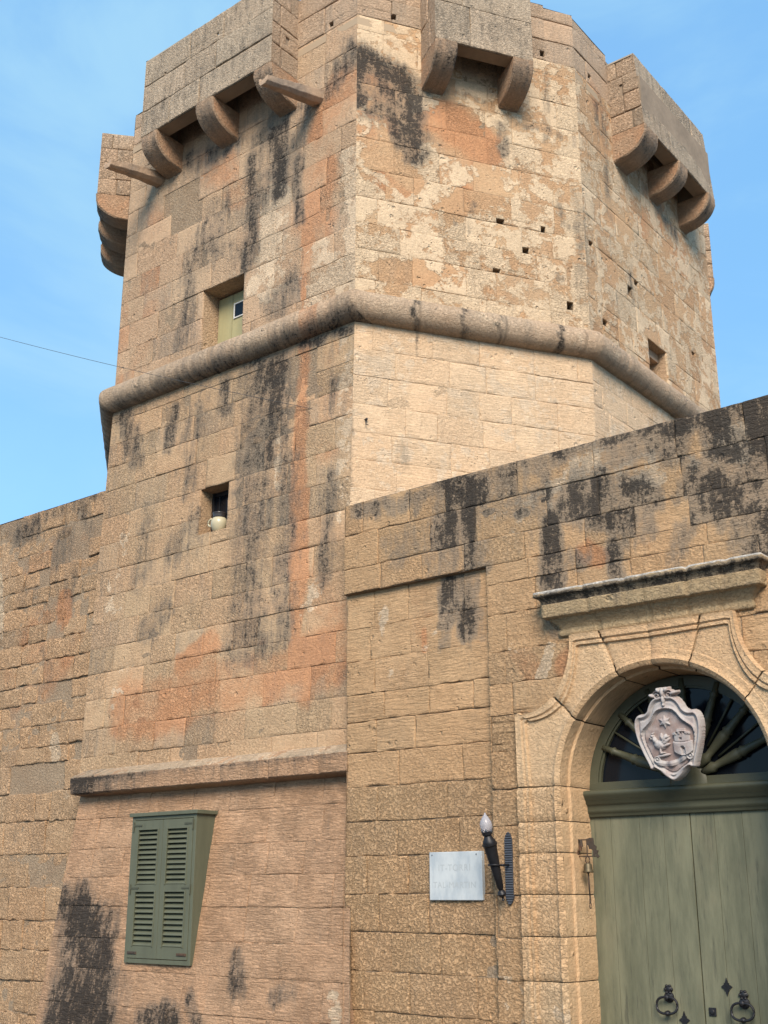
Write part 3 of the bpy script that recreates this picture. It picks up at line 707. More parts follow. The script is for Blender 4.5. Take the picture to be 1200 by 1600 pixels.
# ---- machicolation boxes on corbels
BP = dict(lmin=.45, lmax=.95, gap=.009, cs=.03, amp=.004, off=.002, md=.014, rough=(.5, .9), wob=.004, chip=.03)
def machicolation(F, ua, ub, corb, ztop, proj=.38, zb=9.47, lean=.0, label=None, holesL=(), holesR=(), cs=.03, th=.17, hz=()):
    """projecting stone box: front, two returns, floor; corbels are its sub-parts"""
    root = bpy.data.objects.new('machicolation', None); root.empty_display_size = .2
    p, _ = F.pos(np.array([(ua+ub)/2]), np.array([9.47]), np.array([0.]))
    link(root); root.parent = tower; root.location = Vector(p[0])-Vector(tower.location)
    U, N = F.U, F.N
    sh = lambda z: N[None]*(-(np.asarray(z)-zb)*lean)[:, None]
    O = F.O
    fr = Face(O+U*ua+N*proj, U, N, 0, ub-ua, zb, ztop, sh); fr.base = (.13, .22, .0)
    fr.add(0, [(0, ztop-.1), (ub-ua, ztop-.1)], .2, .2, .9, 'uz'); fr.add(0, [(0, zb+.3), (ub-ua, zb+.35)], .25, .22, .9, 'uz')
    P = dict(BP, cs=cs)
    H = ztop-zb; cz = [zb, zb+.33*H, zb+.66*H, ztop]
    ashlar('front', fr, cz, P, [M['par_front'], M['mortar']], root, hz)
    shs = lambda z: np.zeros((len(z), 3))
    G = Face(O+U*ub+N*proj, -N, U, lambda z: (z-zb)*lean, proj+.02, zb, ztop); G.base = (.08, .1, .05)
    ashlar('side', G, [zb, zb+.25*H, zb+.5*H, zb+.75*H, ztop], dict(P, lmin=.2, lmax=.34), [M['par'], M['mortar']], root, holesR)
    G = Face(O+U*ua-N*.02, N, -U, 0, lambda z: proj+.02-(z-zb)*lean, zb, ztop); G.base = (.08, .1, .05)
    ashlar('side', G, [zb, zb+.25*H, zb+.5*H, zb+.75*H, ztop], dict(P, lmin=.2, lmax=.34), [M['par'], M['mortar']], root, holesL)
    # inner faces, floor slab, top
    bm = bmesh.new()
    def q(u, o, z): return tuple(O+U*u+N*o+UP*z)
    def slab(u0, u1, o0, o1, z0, z1):
        A = [bm.verts.new(q(u, o, z)) for z in (z0, z1) for u, o in ((u0, o0), (u1, o0), (u1, o1), (u0, o1))]
        for f in ((0, 1, 2, 3), (4, 5, 6, 7), (0, 1, 5, 4), (1, 2, 6, 5), (2, 3, 7, 6), (3, 0, 4, 7)): bm.faces.new([A[i] for i in f])
    e = .02
    slab(ua+e, ub-e, proj-th, proj-e, zb+.002, ztop-.30)           # front wall thickness
    slab(ua+e, ua+.16, -.3, proj-th-.002, zb+.002, ztop-.14)
    slab(ub-.16, ub-e, -.3, proj-th-.002, zb+.002, ztop-.14)
    slab(ua+.162, ub-.162, -.3, proj-th-.004, zb+.42, zb+.5)
    bm_obj('inner_masonry', bm, M['stonein'], root)
    bm = bmesh.new(); slab(ua, ub, proj-th-.02-(ztop-zb)*lean, proj-.004-(ztop-zb)*lean, ztop-.02, ztop-.002); slab(ua, ua+.16, -.02, proj-th-.02-H*lean, ztop-.02, ztop-.002); slab(ub-.16, ub, -.02, proj-th-.02-H*lean, ztop-.02, ztop-.002)
    bmesh.ops.subdivide_edges(bm, edges=bm.edges[:], cuts=6, use_grid_fill=True)
    o = bm_obj('coping', bm, M['par2'], root)
    for (c0, c1) in corb:
        corbel(F, c0, c1, proj+.008, zb, root)
    return root
def corbel(F, c0, c1, proj, zb, root):
    pr = [(proj-.25, zb+.0), (proj, zb-.002)]+[(.0+proj*math.cos(t), zb-.06-.26*math.sin(t)) for t in np.linspace(0, math.pi/2*.93, 16)]+[(-.03, zb-.345)]
    pr = np.array(pr); n = max(4, int((c1-c0)/.03)); V = []; co = []; st = []
    pl = np.concatenate([[0], np.cumsum(np.hypot(*(pr[1:]-pr[:-1]).T))]); k = len(pr); sd = random.uniform(0, 50)
    us = [c0+.000]+list(np.linspace(c0+.012, c1-.012, n))+[c1]
    for i, u in enumerate(us):
        edge = i in (0, len(us)-1)
        for j, (o, z) in enumerate(pr):
            o2 = o-(.014 if edge and j > 0 else 0); z2 = z+(.012 if edge and j > 1 else 0)
            nz = (fbm(np.array([u*9]), np.array([pl[j]*9]), sd, 4)[0]-.5)*.036
            V.append(F.O+F.U*u+F.N*(o2+nz)+UP*(z2+nz*.5)); co.append((u+sd, pl[j], sd)); 
            st.append((.18+.42*math.exp(-((pl[j]-.42)/.16)**2)+(random.random()-.5)*.1, .1, .2))
    I = np.arange(len(V)).reshape(len(us), k); Q = np.stack([I[:-1, :-1], I[1:, :-1], I[1:, 1:], I[:-1, 1:]], -1).reshape(-1, 4)
    V = np.array(V); base = len(V)
    # side cheeks: fan of strips from the curve to the wall line
    SV, SQ, SC_, SS = [], [], [], []
    for e, row in ((0, I[0]), (1, I[-1])):
        u = us[0] if e == 0 else us[-1]; m2 = 7
        for j in range(1, k):
            p = V[row[j]]; o_end = -.03
            for t in range(m2+1):
                f = t/m2; q_ = p+(F.O+F.U*u+F.N*o_end+UP*pr[j][1]-p)*f
                SV.append(q_); SC_.append((pr[j][0]*(1-f)+sd+5, pr[j][1], sd+e)); SS.append((.10, .05, .45))
        b0 = base+e*(k-1)*(m2+1); J = np.arange((k-1)*(m2+1)).reshape(k-1, m2+1)+b0
        SQ.append(np.stack([J[:-1, :-1], J[1:, :-1], J[1:, 1:], J[:-1, 1:]], -1).reshape(-1, 4))
    V = np.concatenate([V, np.array(SV)]); Q = np.concatenate([Q]+SQ)
    co = np.array(co+SC_); st = np.array(st+SS)
    ob = mesh_np('corbel', V, Q, [M['corbel']], root, {'co': co, 'stain': st, 'blk': np.full((len(V), 3), .45)})
    ob.data.set_sharp_from_angle(angle=math.radians(50))
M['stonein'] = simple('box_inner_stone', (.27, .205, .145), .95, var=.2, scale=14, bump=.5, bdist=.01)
M['par2'] = simple('coping_stone', (.38, .32, .25), .95, var=.25, scale=14, bump=.6, bdist=.01, col2=(.2, .18, .15))
M['corbel'] = stone('stone_corbel', (.44, .31, .21), (.40, .26, .165), tool=.1, pit=.5, grain=.7, greyamt=.5)

uA = lambda x, y: float((on_plane(x, y, (0, 6.84, 0), (0, 1, 0)))[0]+9.6)
machicolation(FA, .63, 2.60, [(.64, .895), (1.51, 1.77), (2.36, 2.605)], 10.47, holesR=[(.20, .255, 9.80, 9.90)], hz=[(.32, .355, 10.13, 10.165), (1.15, 1.185, 10.20, 10.235)])
machicolation(FB, .665, 1.70, [(.665, .895), (1.485, 1.705)], 10.86, holesR=[])
machicolation(FC, .78, 2.63, [(.78, 1.10), (1.63, 1.86), (2.43, 2.635)], 10.40, lean=.07, holesL=[(.14, .185, 9.93, 10.07)])
FD = Face(v3(P3), v3((-.552, .834)), v3((.834, .552)), 0, 2.4, 0, 10)
machicolation(FD, 1.2, 2.2, [(1.2, 1.42), (1.98, 2.2)], 10.30, cs=.06, proj=.31)
FH = Face(v3(P7), v3(-dH), v3((-.65, -.76)), 0, 2.6, 0, 10)
machicolation(FH, .75, 2.15, [(.75, 1.0), (1.33, 1.56), (1.9, 2.15)], 10.30, cs=.05, proj=.40)

# ---- sloping stone water spouts
def spout(F, u, z, L, drop, skew=0.):
    bm = bmesh.new(); n = 9; rings = []
    for i in range(n+1):
        t = i/n; o = -.03+L*t; wd = .095-.035*t; h = .070-.030*t; zc = z-drop*t*1.0+.02*t*(1-t)
        cx = u+skew*t; ring = []
        for (du, dz) in ((-wd, h), (-wd*.55, h*.97), (-wd*.45, h*.35), (wd*.45, h*.35), (wd*.55, h*.97), (wd, h), (wd*.9, -h*.4), (wd*.45, -h), (-wd*.45, -h), (-wd*.9, -h*.4)):
            j = (random.random()-.5)*.006
            ring.append(bm.verts.new(tuple(F.O+F.U*(cx+du+j)+F.N*(o+j)+UP*(zc+dz+j))))
        rings.append(ring)
    for a_, b_ in zip(rings[:-1], rings[1:]):
        for i in range(10): bm.faces.new((a_[i], a_[(i+1) % 10], b_[(i+1) % 10], b_[i]))
    bm.faces.new(rings[0]); bm.faces.new(rings[-1][::-1])
    bmesh.ops.bevel(bm, geom=bm.edges[:], offset=.004, segments=1, affect='EDGES')
    return bm_obj('water_spout', bm, M['spout'], tower)
M['spout'] = simple('spout_stone', (.40, .28, .19), .95, var=.28, scale=22, bump=.9, bdist=.012, col2=(.26, .20, .15))
u_, z_ = FA.uz(250, 282); spout(FA, u_, z_, .74, .17)
u_, z_ = FA.uz(496, 155); spout(FA, u_, z_, .78, .24)

# ---- openings of the tower
for h in putB: recess('putlog_hole', FB, h, .22, M['mortar'], tower, seed=3)
for h in putC: recess('putlog_hole', FC, h, .22, M['mortar'], tower, seed=4)
for F, hs_ in ((FA, drA), (FB, drB), (FC, drC)):
    for h in hs_: recess('drain_hole', F, h, .2, M['stonein'], tower)
# upper left opening with an olive board door
recess('window_reveal', FA, winA, .26, M['A_up'], tower, seed=8)
ww = bpy.data.objects.new('window', None); link(ww); ww.parent = tower
dY = YA0+.21
X0, X1 = winA[0]-9.6, winA[1]-9.6
bm = bmesh.new(); xs = np.linspace(X0+.01, X1+.04, 4)
for i in range(3): bx(bm, xs[i]+.003, xs[i+1]-.003, dY, dY+.035, 6.68, 7.50, .003)
shut = bm_obj('board_shutter', bm, M['olive_door'], tower)
bm = bmesh.new(); wx0, wx1, wz0, wz1 = -7.94, -7.66, 7.17, 7.43
wx0 = on_plane(367, 472, (0, dY, 0), (0, 1, 0))[0]; wz1 = on_plane(372, 473, (0, dY, 0), (0, 1, 0))[2]; wz0 = on_plane(370, 497, (0, dY, 0), (0, 1, 0))[2]; wx1 = X1+.02
fx = .013
bx(bm, wx0, wx1, dY-.012, dY-.001, wz1-fx, wz1, .002); bx(bm, wx0, wx1, dY-.012, dY-.001, wz0, wz0+fx, .002); bx(bm, wx0, wx0+fx, dY-.0125, dY-.0008, wz0+fx, wz1-fx, .002)
fr = bm_obj('frame', bm, M['white'], ww)
bm = bmesh.new(); bx(bm, wx0+fx, wx1, dY-.006, dY-.0015, wz0+fx, wz1-fx); 
bm_obj('pane', bm, M['glass'], ww)
ww.location = (0, 0, 0)-Vector(tower.location) if False else Vector((0, 0, 0))-Vector(tower.location)
for ch in (o for o in bpy.data.objects if o.parent == ww): ch.location = (0, 0, 0)
# lower left opening
recess('window_reveal', FA, winL, .40, M['A_low'], tower, seed=9, back=M['dark'])
bm = bmesh.new(); yl = float(ya(5.1))+.16
bx(bm, winL[0]-9.6+.001, winL[0]-9.6+.03, yl, yl+.05, 4.89, 5.34, .004); bx(bm, winL[0]-9.6+.03, winL[1]-9.6-.01, yl+.01, yl+.04, 5.30, 5.34, .004); bx(bm, winL[0]-9.6+.085, winL[0]-9.6+.10, yl+.012, yl+.038, 4.89, 5.30, .002)
bm_obj('window_frame', bm, M['iron'], tower)
bm = bmesh.new(); bx(bm, winL[0]-9.6+.03, winL[1]-9.6-.005, yl+.02, yl+.03, 4.89, 5.30)
bm_obj('window_pane', bm, M['glass'], tower)
# right opening, stepped reveal
recess('window_reveal', FC, winC, .20, M['A_up'], tower, seed=10)
G = Face(FC.O-FC.N*.19, FC.U, FC.N, 0, 3.2, 0, 10, shA)
bm = bmesh.new()
def qC(u, o, z): return tuple(FC.O+FC.U*u+FC.N*o+UP*z+np.array([0, 0, 0]))
for (u0, u1, z0, z1) in ((uC1+.001, uC1+.10, 6.795, 7.265), (uC1+.10, uC2-.005, 7.17, 7.264)):
    A = [bm.verts.new(qC(u, o, z)) for z in (z0, z1) for u, o in ((u0, -.10), (u1, -.10), (u1, -.19), (u0, -.19))]
    for f in ((0, 1, 2, 3), (4, 5, 6, 7), (0, 1, 5, 4), (1, 2, 6, 5), (2, 3, 7, 6), (3, 0, 4, 7)): bm.faces.new([A[i] for i in f])
bm_obj('window_step', bm, M['spout'], tower)

# ---- green louvred shutter box on the scarp
SY = 6.905; sx0, sx1, sz0, sz1 = -8.455, -7.632, 1.115, 2.305
sb = bpy.data.objects.new('louvred_shutter_box', None); link(sb); sb.parent = tower; sb.location = Vector((sx0, SY, sz0))-Vector(tower.location)
bm = bmesh.new()
for xx in (sx0, sx1-.03):       # tapering cheeks: deep at the top, nothing at the bottom
    poly_ = [(SY+.022, sz0), (SY+.022, sz1), (float(ya(sz1))+.05, sz1), (float(ya(sz0))+.03, sz0)]
    prism(bm, poly_, lambda y, z, xx=xx: (xx, y, z), lambda y, z, xx=xx: (xx+.03, y, z))
bx(bm, sx0+.03, sx1-.03, SY+.022, float(ya(sz1))+.04, sz1-.03, sz1, .002)
bm_obj('case', bm, M['green'], sb)
bm = bmesh.new(); bx(bm, sx0-.025, sx1+.025, SY-.02, float(ya(sz1))+.05, sz1, sz1+.032, .005)
bm_obj('top_board', bm, M['green'], sb)
bm = bmesh.new(); ft = .035
bx(bm, sx0, sx0+ft, SY, SY+.022, sz0, sz1, .003); bx(bm, sx1-ft, sx1, SY, SY+.022, sz0, sz1, .003)
bx(bm, sx0+ft, sx1-ft, SY+.001, SY+.022, sz1-.03, sz1, .003); bx(bm, sx0+ft, sx1-ft, SY+.001, SY+.022, sz0, sz0+.035, .003)
bm_obj('frame', bm, M['green'], sb)
bm = bmesh.new(); bx(bm, sx0+.04, sx1-.04, SY+.055, SY+.06, sz0+.06, sz1-.04); bm_obj('dark_backing', bm, M['dark'], sb)
mid = (sx0+sx1)/2
for lx0_, lx1_ in ((sx0+ft+.004, mid-.002), (mid+.002, sx1-ft-.004)):
    bm = bmesh.new(); yb0, yb1 = SY-.004, SY+.028; z0, z1 = sz0+.04, sz1-.034
    stl, str_ = .058, .058
    bx(bm, lx0_, lx0_+stl, yb0, yb1, z0, z1, .003); bx(bm, lx1_-str_, lx1_, yb0, yb1, z0, z1, .003)
    zm = sz0+.60
    for a_, b_ in ((z0, z0+.095), (zm-.028, zm+.028), (z1-.075, z1)): bx(bm, lx0_+stl, lx1_-str_, yb0+.001, yb1-.001, a_, b_, .002)
    # small bead round each louvre panel
    for a_, b_ in ((z0+.095, zm-.028), (zm+.028, z1-.075)):
        for xx in (lx0_+stl-.008, lx1_-str_-.004): bx(bm, xx, xx+.012, yb0-.006, yb0+.006, a_-.004, b_+.004, .003)
        bx(bm, lx0_+stl, lx1_-str_, yb0-.006, yb0+.006, b_-.004, b_+.006, .002)
    for a_, b_ in ((z0+.095, zm-.028), (zm+.028, z1-.075)):
        n = 11 if a_ > zm else 10
        for i in range(n):
            zc = a_+(b_-a_)*(i+.5)/n; hh = (b_-a_)/n*.56; ang = math.radians(48+random.uniform(-2, 2)); cy = (yb0+yb1)/2+.004
            sec = [(-hh, -.002), (-hh+.002, -.0038), (hh-.002, -.0038), (hh, -.002), (hh, .002), (-hh, .002)]
            pt_ = [(cy+a2*math.cos(ang)+b2*math.sin(ang), zc+a2*math.sin(ang)-b2*math.cos(ang)) for a2, b2 in sec]
            prism(bm, pt_, lambda y, z: (lx0_+stl-.004, y, z), lambda y, z: (lx1_-str_+.004, y, z))
    lf = bm_obj('shutter_leaf', bm, M['green'], sb)
    bm = bmesh.new()
    hx = lx0_+.004 if lx0_ < mid-.2 else lx1_-.12
    bx(bm, hx, hx+.115, yb0-.006, yb0-.001, z0+.03, z0+.052, .002); bx(bm, hx+.02, hx+.09, yb0-.009, yb0-.0065, z0+.035, z0+.047, .001)
    bm_obj('hinge', bm, M['rust'], sb)
    for zz in (zm+.0, z1-.04):
        bm = bmesh.new(); hx = lx0_-.004 if lx0_ < mid-.2 else lx1_-.1
        bx(bm, hx, hx+.105, yb0-.005, yb0-.001, zz-.008, zz+.008, .002)
        ex = lx0_-.006 if lx0_ < mid-.2 else lx1_+.006
        tube(bm, [(ex, yb0-.004, zz-.05), (ex, yb0-.004, zz+.03)], .006)
        bm_obj('hinge', bm, M['greend'], sb)

# ================================================================== the boundary wall on the left
lw = empty('boundary_wall', (-11.7, 7.5, 0), 'rough ochre limestone boundary wall left of the tower, pitted and patched', 'wall')
FL = Face((-14.6, 7.30, 0), (1, 0, 0), (0, -1, 0), 0, 5.3, 0, 5.72)
for pts, wd, st in [([(25, 830), (60, 820)], .12, .6), ([(100, 835), (90, 870)], .15, .6), ([(40, 920), (50, 930)], .12, .45), ([(110, 900), (105, 930)], .1, .5), ([(0, 830), (150, 775)], .08, .35), ([(130, 800), (140, 830)], .1, .5), ([(65, 1020), (75, 1060)], .08, .4)]: FL.add(0, pts, wd, st)
for pts, wd, st in [([(85, 1150), (88, 1172)], .09, .95), ([(0, 900), (0, 1000)], .05, .7), ([(75, 880), (40, 860)], .12, .3), ([(100, 1240), (110, 1250)], .06, .5)]: FL.add(1, pts, wd, st)
for pts, wd, st in [([(100, 930), (95, 960)], .1, .9), ([(60, 990), (100, 1010), (30, 1100)], .35, .45), ([(20, 1060), (120, 1000)], .25, .4), ([(120, 830), (30, 900)], .3, .35)]: FL.add(2, pts, wd, st)
FL.extra = lambda A, u, z: A.__setitem__((slice(None), 0), A[:, 0]+.22*sstep(5.2, 5.72, z))
ashlar('masonry', FL, courses(0, 3.1, .30, .1)+courses(3.1, 5.72, .22, .15)[1:], dict(lmin=.26, lmax=.6, gap=.014, cs=.025, amp=.011, off=.006, tight=.5, md=.008, rough=(.5, 1.), wob=.012, chip=.05, eroded=.05, cham=.006, chd=.004), [M['left'], M['mortar']], lw, cornerL=False, cornerR=False)
def wall_body(name, x0, x1, y0, y1, z1, parent, mat, seed=1):
    """back, ends and weathered top of a free-standing wall"""
    nx = int((x1-x0)/.08); ny = 6; X, Yv = np.meshgrid(np.linspace(x0, x1, nx+1), np.linspace(y0, y1, ny+1), indexing='ij')
    Z = z1-.006+(fbm(X*3.1, Yv*3.1, seed, 3)-.5)*.03*sstep(0, .08, Yv-y0)
    V = np.stack([X, Yv, Z], -1).reshape(-1, 3); I = np.arange(len(V)).reshape(nx+1, ny+1)
    Q = np.stack([I[:-1, :-1], I[1:, :-1], I[1:, 1:], I[:-1, 1:]], -1).reshape(-1, 4)
    n = len(V); E = np.array([(x0, y0, 0), (x1, y0, 0), (x1, y1, 0), (x0, y1, 0), (x0, y0, z1-.01), (x1, y0, z1-.01), (x1, y1, z1-.01), (x0, y1, z1-.01)])
    Q = np.concatenate([Q, np.array([(1, 2, 6, 5), (2, 3, 7, 6), (3, 0, 4, 7)])+n]); V = np.concatenate([V, E])
    st = np.zeros((len(V), 3)); st[:, 0] = .5
    mesh_np(name, V, Q, [mat], parent, {'co': np.stack([V[:, 0], V[:, 1]+V[:, 2], V[:, 0]*0+seed], 1), 'stain': st, 'blk': np.full((len(V), 3), .6)})
wall_body('wall_core', -14.6, -9.3, 7.302, 7.8, 5.72, lw, M['left'], 3)

# ================================================================== the gate wall
GC = -3.43                       # centre line of the gate
ZS = 2.345; RA = .725            # springing height, radius of the arch
gw = empty('gate_wall', (GC, 7.3, 0), 'high ochre limestone wall with black lichen along its top and an arched gateway', 'wall')
GX0, GX1 = -6.42, 1.2
YG = 6.965; YR = 7.015            # front plane, recessed panel plane
FG = Face((GX0, YG, 0), (1, 0, 0), (0, -1, 0), lambda z: np.where(z > 1.62, .335, .335)+0*z, GX1-GX0, 0, 4.70)
g = FG.add
for pts, wd, st in [([(560, 800), (585, 800)], .07, .75), ([(610, 790), (660, 780)], .08, .85), ([(700, 760), (745, 765)], .13, .98), ([(650, 780), (650, 800)], .07, .9), ([(700, 790), (690, 880)], .13, .75), ([(740, 790), (735, 880)], .10, .8),
                    ([(640, 850), (620, 870)], .12, .5), ([(855, 810), (858, 850), (862, 905)], .075, 1.0), ([(865, 700), (1000, 665), (1130, 630), (1200, 615)], .10, .62), ([(800, 730), (870, 705)], .09, .5),
                    ([(850, 740), (850, 770)], .06, .6), ([(975, 770), (1010, 780)], .10, .8), ([(930, 745), (940, 790)], .07, .7), ([(1000, 780), (1010, 830)], .08, .75), ([(1115, 640), (1130, 700)], .10, .8), ([(1160, 700), (1190, 740)], .12, .6),
                    ([(1120, 770), (1160, 830)], .16, .78), ([(1080, 820), (1060, 870)], .10, .75), ([(1190, 790), (1190, 860)], .13, .9), ([(950, 860), (960, 900)], .06, .75), ([(1030, 700), (1060, 690)], .08, .55),
                    ([(900, 800), (990, 830)], .12, .6), ([(1010, 700), (960, 720)], .10, .45), ([(770, 760), (830, 790)], .14, .42), ([(900, 750), (880, 800)], .08, .55), ([(1080, 730), (1070, 760)], .08, .6), ([(690, 900), (760, 880)], .05, .5),
                    ([(860, 950), (868, 985)], .05, .55), ([(1180, 655), (1200, 690)], .08, .7), ([(880, 870), (900, 880)], .06, .45), ([(600, 850), (660, 830)], .10, .35), ([(1140, 760), (1200, 745)], .1, .5)]:
    g(0, pts, wd*1.1, st*.92)
for pts, wd, st in [([(860, 760), (870, 840)], .12, .40), ([(930, 700), (900, 740)], .2, .35), ([(1010, 740), (960, 760)], .15, .3), ([(800, 780), (820, 850)], .2, .25), ([(860, 1010), (845, 1050)], .08, .7), ([(815, 1000), (800, 1020)], .06, .6), ([(1150, 700), (1100, 720)], .15, .3)]:
    g(1, pts, wd, st)
for pts, wd, st in [([(900, 860), (930, 880)], .07, .6), ([(1010, 850), (1050, 845)], .10, .5), ([(800, 1000), (830, 1040)], .10, .35), ([(880, 1040), (900, 1010)], .08, .6)]:
    g(2, pts, wd, st)
def exG(A, u, z): A[:, 0] += .44*sstep(3.7, 4.45, z)*sstep(0, 1.6, u-.9)+.14*sstep(4.5, 4.7, z); A[:, 1] += -.1+.30*sstep(4.0, 4.4, z)*sstep(1.0, 2.2, u)*(u < 5)+np.where((z < 1.15) & (u > 1.7) & (u < 2.3), .45, 0)
FG.extra = exG
uR0, uR1, zR = .335, -4.705-GX0, 3.943
archholes = [(GC-RA-.03-GX0, GC+RA+.03-GX0, -1, ZS)]
for i in range(10):
    z0 = ZS+RA*i/10; z1 = ZS+(RA+.03)*(i+1)/10; wv = math.sqrt(max(0, (RA+.03)**2-(z0-ZS)**2)); archholes.append((GC-wv-GX0, GC+wv-GX0, z0, z1+.001))
PG = dict(lmin=.34, lmax=.66, gap=.0065, tight=.45, cs=.02, amp=.005, off=.002, md=.007, rough=(.1, .5), wob=.006, chip=.035)
hl = [(uR0-.1, uR1, -1, zR)]+archholes
ccz = [0, .29, .57, .86, 1.125, 1.38, 1.655, 1.90, 2.10, 2.345, 2.60, 2.85, 3.07, 3.30, 3.57, 3.80, 3.943, 4.15, 4.43, 4.70]
ashlar('masonry', FG, ccz, dict(PG, rfun=lambda u, z, r: .55+.4*r if z < 2.8 else r), [M['gate'], M['mortar']], gw, hl, cornerL=False, cornerR=False)
FR = Face((GX0, YR, 0), (1, 0, 0), (0, -1, 0), uR0, uR1+.04, 0, zR+.03)
for pts, wd, st in [([(700, 905), (703, 960)], .09, .8), ([(735, 900), (730, 980)], .09, .85), ([(720, 900), (725, 940)], .12, .55), ([(745, 900), (755, 1000)], .05, .3), ([(700, 980), (700, 1010)], .05, .4)]: FR.add(0, pts, wd, st)
for pts, wd, st in [([(600, 960), (605, 1050)], .08, .4), ([(690, 960), (670, 1000)], .07, .3)]: FR.add(1, pts, wd, st)
for pts, wd, st in [([(665, 980), (668, 1010)], .03, .7), ([(600, 1000), (640, 960)], .3, .25)]: FR.add(2, pts, wd, st)
ashlar('recessed_masonry', FR, [0, .31, .60, .87, 1.135, 1.40, 1.665, 1.93, 2.18, 2.435, 2.69, 2.93, 3.14, 3.40, 3.66, zR+.03], dict(PG, rfun=lambda u, z, r: min(1., max(.0, (2.75-z)*1.6)) if z > 2.3 else .75+.25*r, amp=.006, md=.008, gfun=lambda z: .3 if z > 3.1 else 1), [M['gate'], M['mortar']], gw, [(2.2, 2.3, -9, -8)], cornerL=False, cornerR=False)
# body of the wall: top, end faces, back (with the gateway left open)
def gate_body():
    V, Q = [], []
    def quad(p): n = len(V); V.extend(p); Q.append((n, n+1, n+2, n+3))
    x0, x1, y0, y1 = GX0+.335, GX1, YG, YG+.50; zt = 4.695
    nx = 90; xs = np.linspace(x0, x1, nx+1); ys = np.linspace(y0+.003, y1, 6); b0 = len(V)
    for x in xs:
        for y in ys: V.append((x, y, zt-.004+(fbm(np.array([x*3.1]), np.array([y*3.1]), 5, 3)[0]-.5)*.03*min(1, (y-y0)/.1)))
    I = np.arange((nx+1)*6).reshape(nx+1, 6)+b0
    for q in np.stack([I[:-1, :-1], I[1:, :-1], I[1:, 1:], I[:-1, 1:]], -1).reshape(-1, 4): Q.append(tuple(q))
    quad([(x0+.002, YR+.002, 0), (x0+.002, y1, 0), (x0+.002, y1, zR), (x0+.002, YR+.002, zR)]); quad([(x0+.002, y0+.003, zR), (x0+.002, y1, zR), (x0+.002, y1, zt), (x0+.002, y0+.003, zt)]); quad([(x0, y0+.003, zR), (x0, YR+.03, zR), (uR1+GX0, YR+.03, zR), (uR1+GX0, y0+.003, zR)]); quad([(x1, y0, 0), (x1, y1, 0), (x1, y1, zt), (x1, y0, zt)])
    quad([(x0, y1, 0), (GC-1, y1, 0), (GC-1, y1, zt), (x0, y1, zt)]); quad([(GC+1, y1, 0), (x1, y1, 0), (x1, y1, zt), (GC+1, y1, zt)])
    quad([(GC-1, y1, ZS+RA+.05), (GC+1, y1, ZS+RA+.05), (GC+1, y1, zt), (GC-1, y1, zt)])
    V_ = np.array(V); st = np.zeros((len(V_), 3)); st[:, 0] = .45
    mesh_np('wall_core', V_, np.array(Q), [M['gate']], gw, {'co': np.stack([V_[:, 0], V_[:, 1]+V_[:, 2], V_[:, 0]*0], 1), 'stain': st, 'blk': np.full((len(V_), 3), .6)})
gate_body()

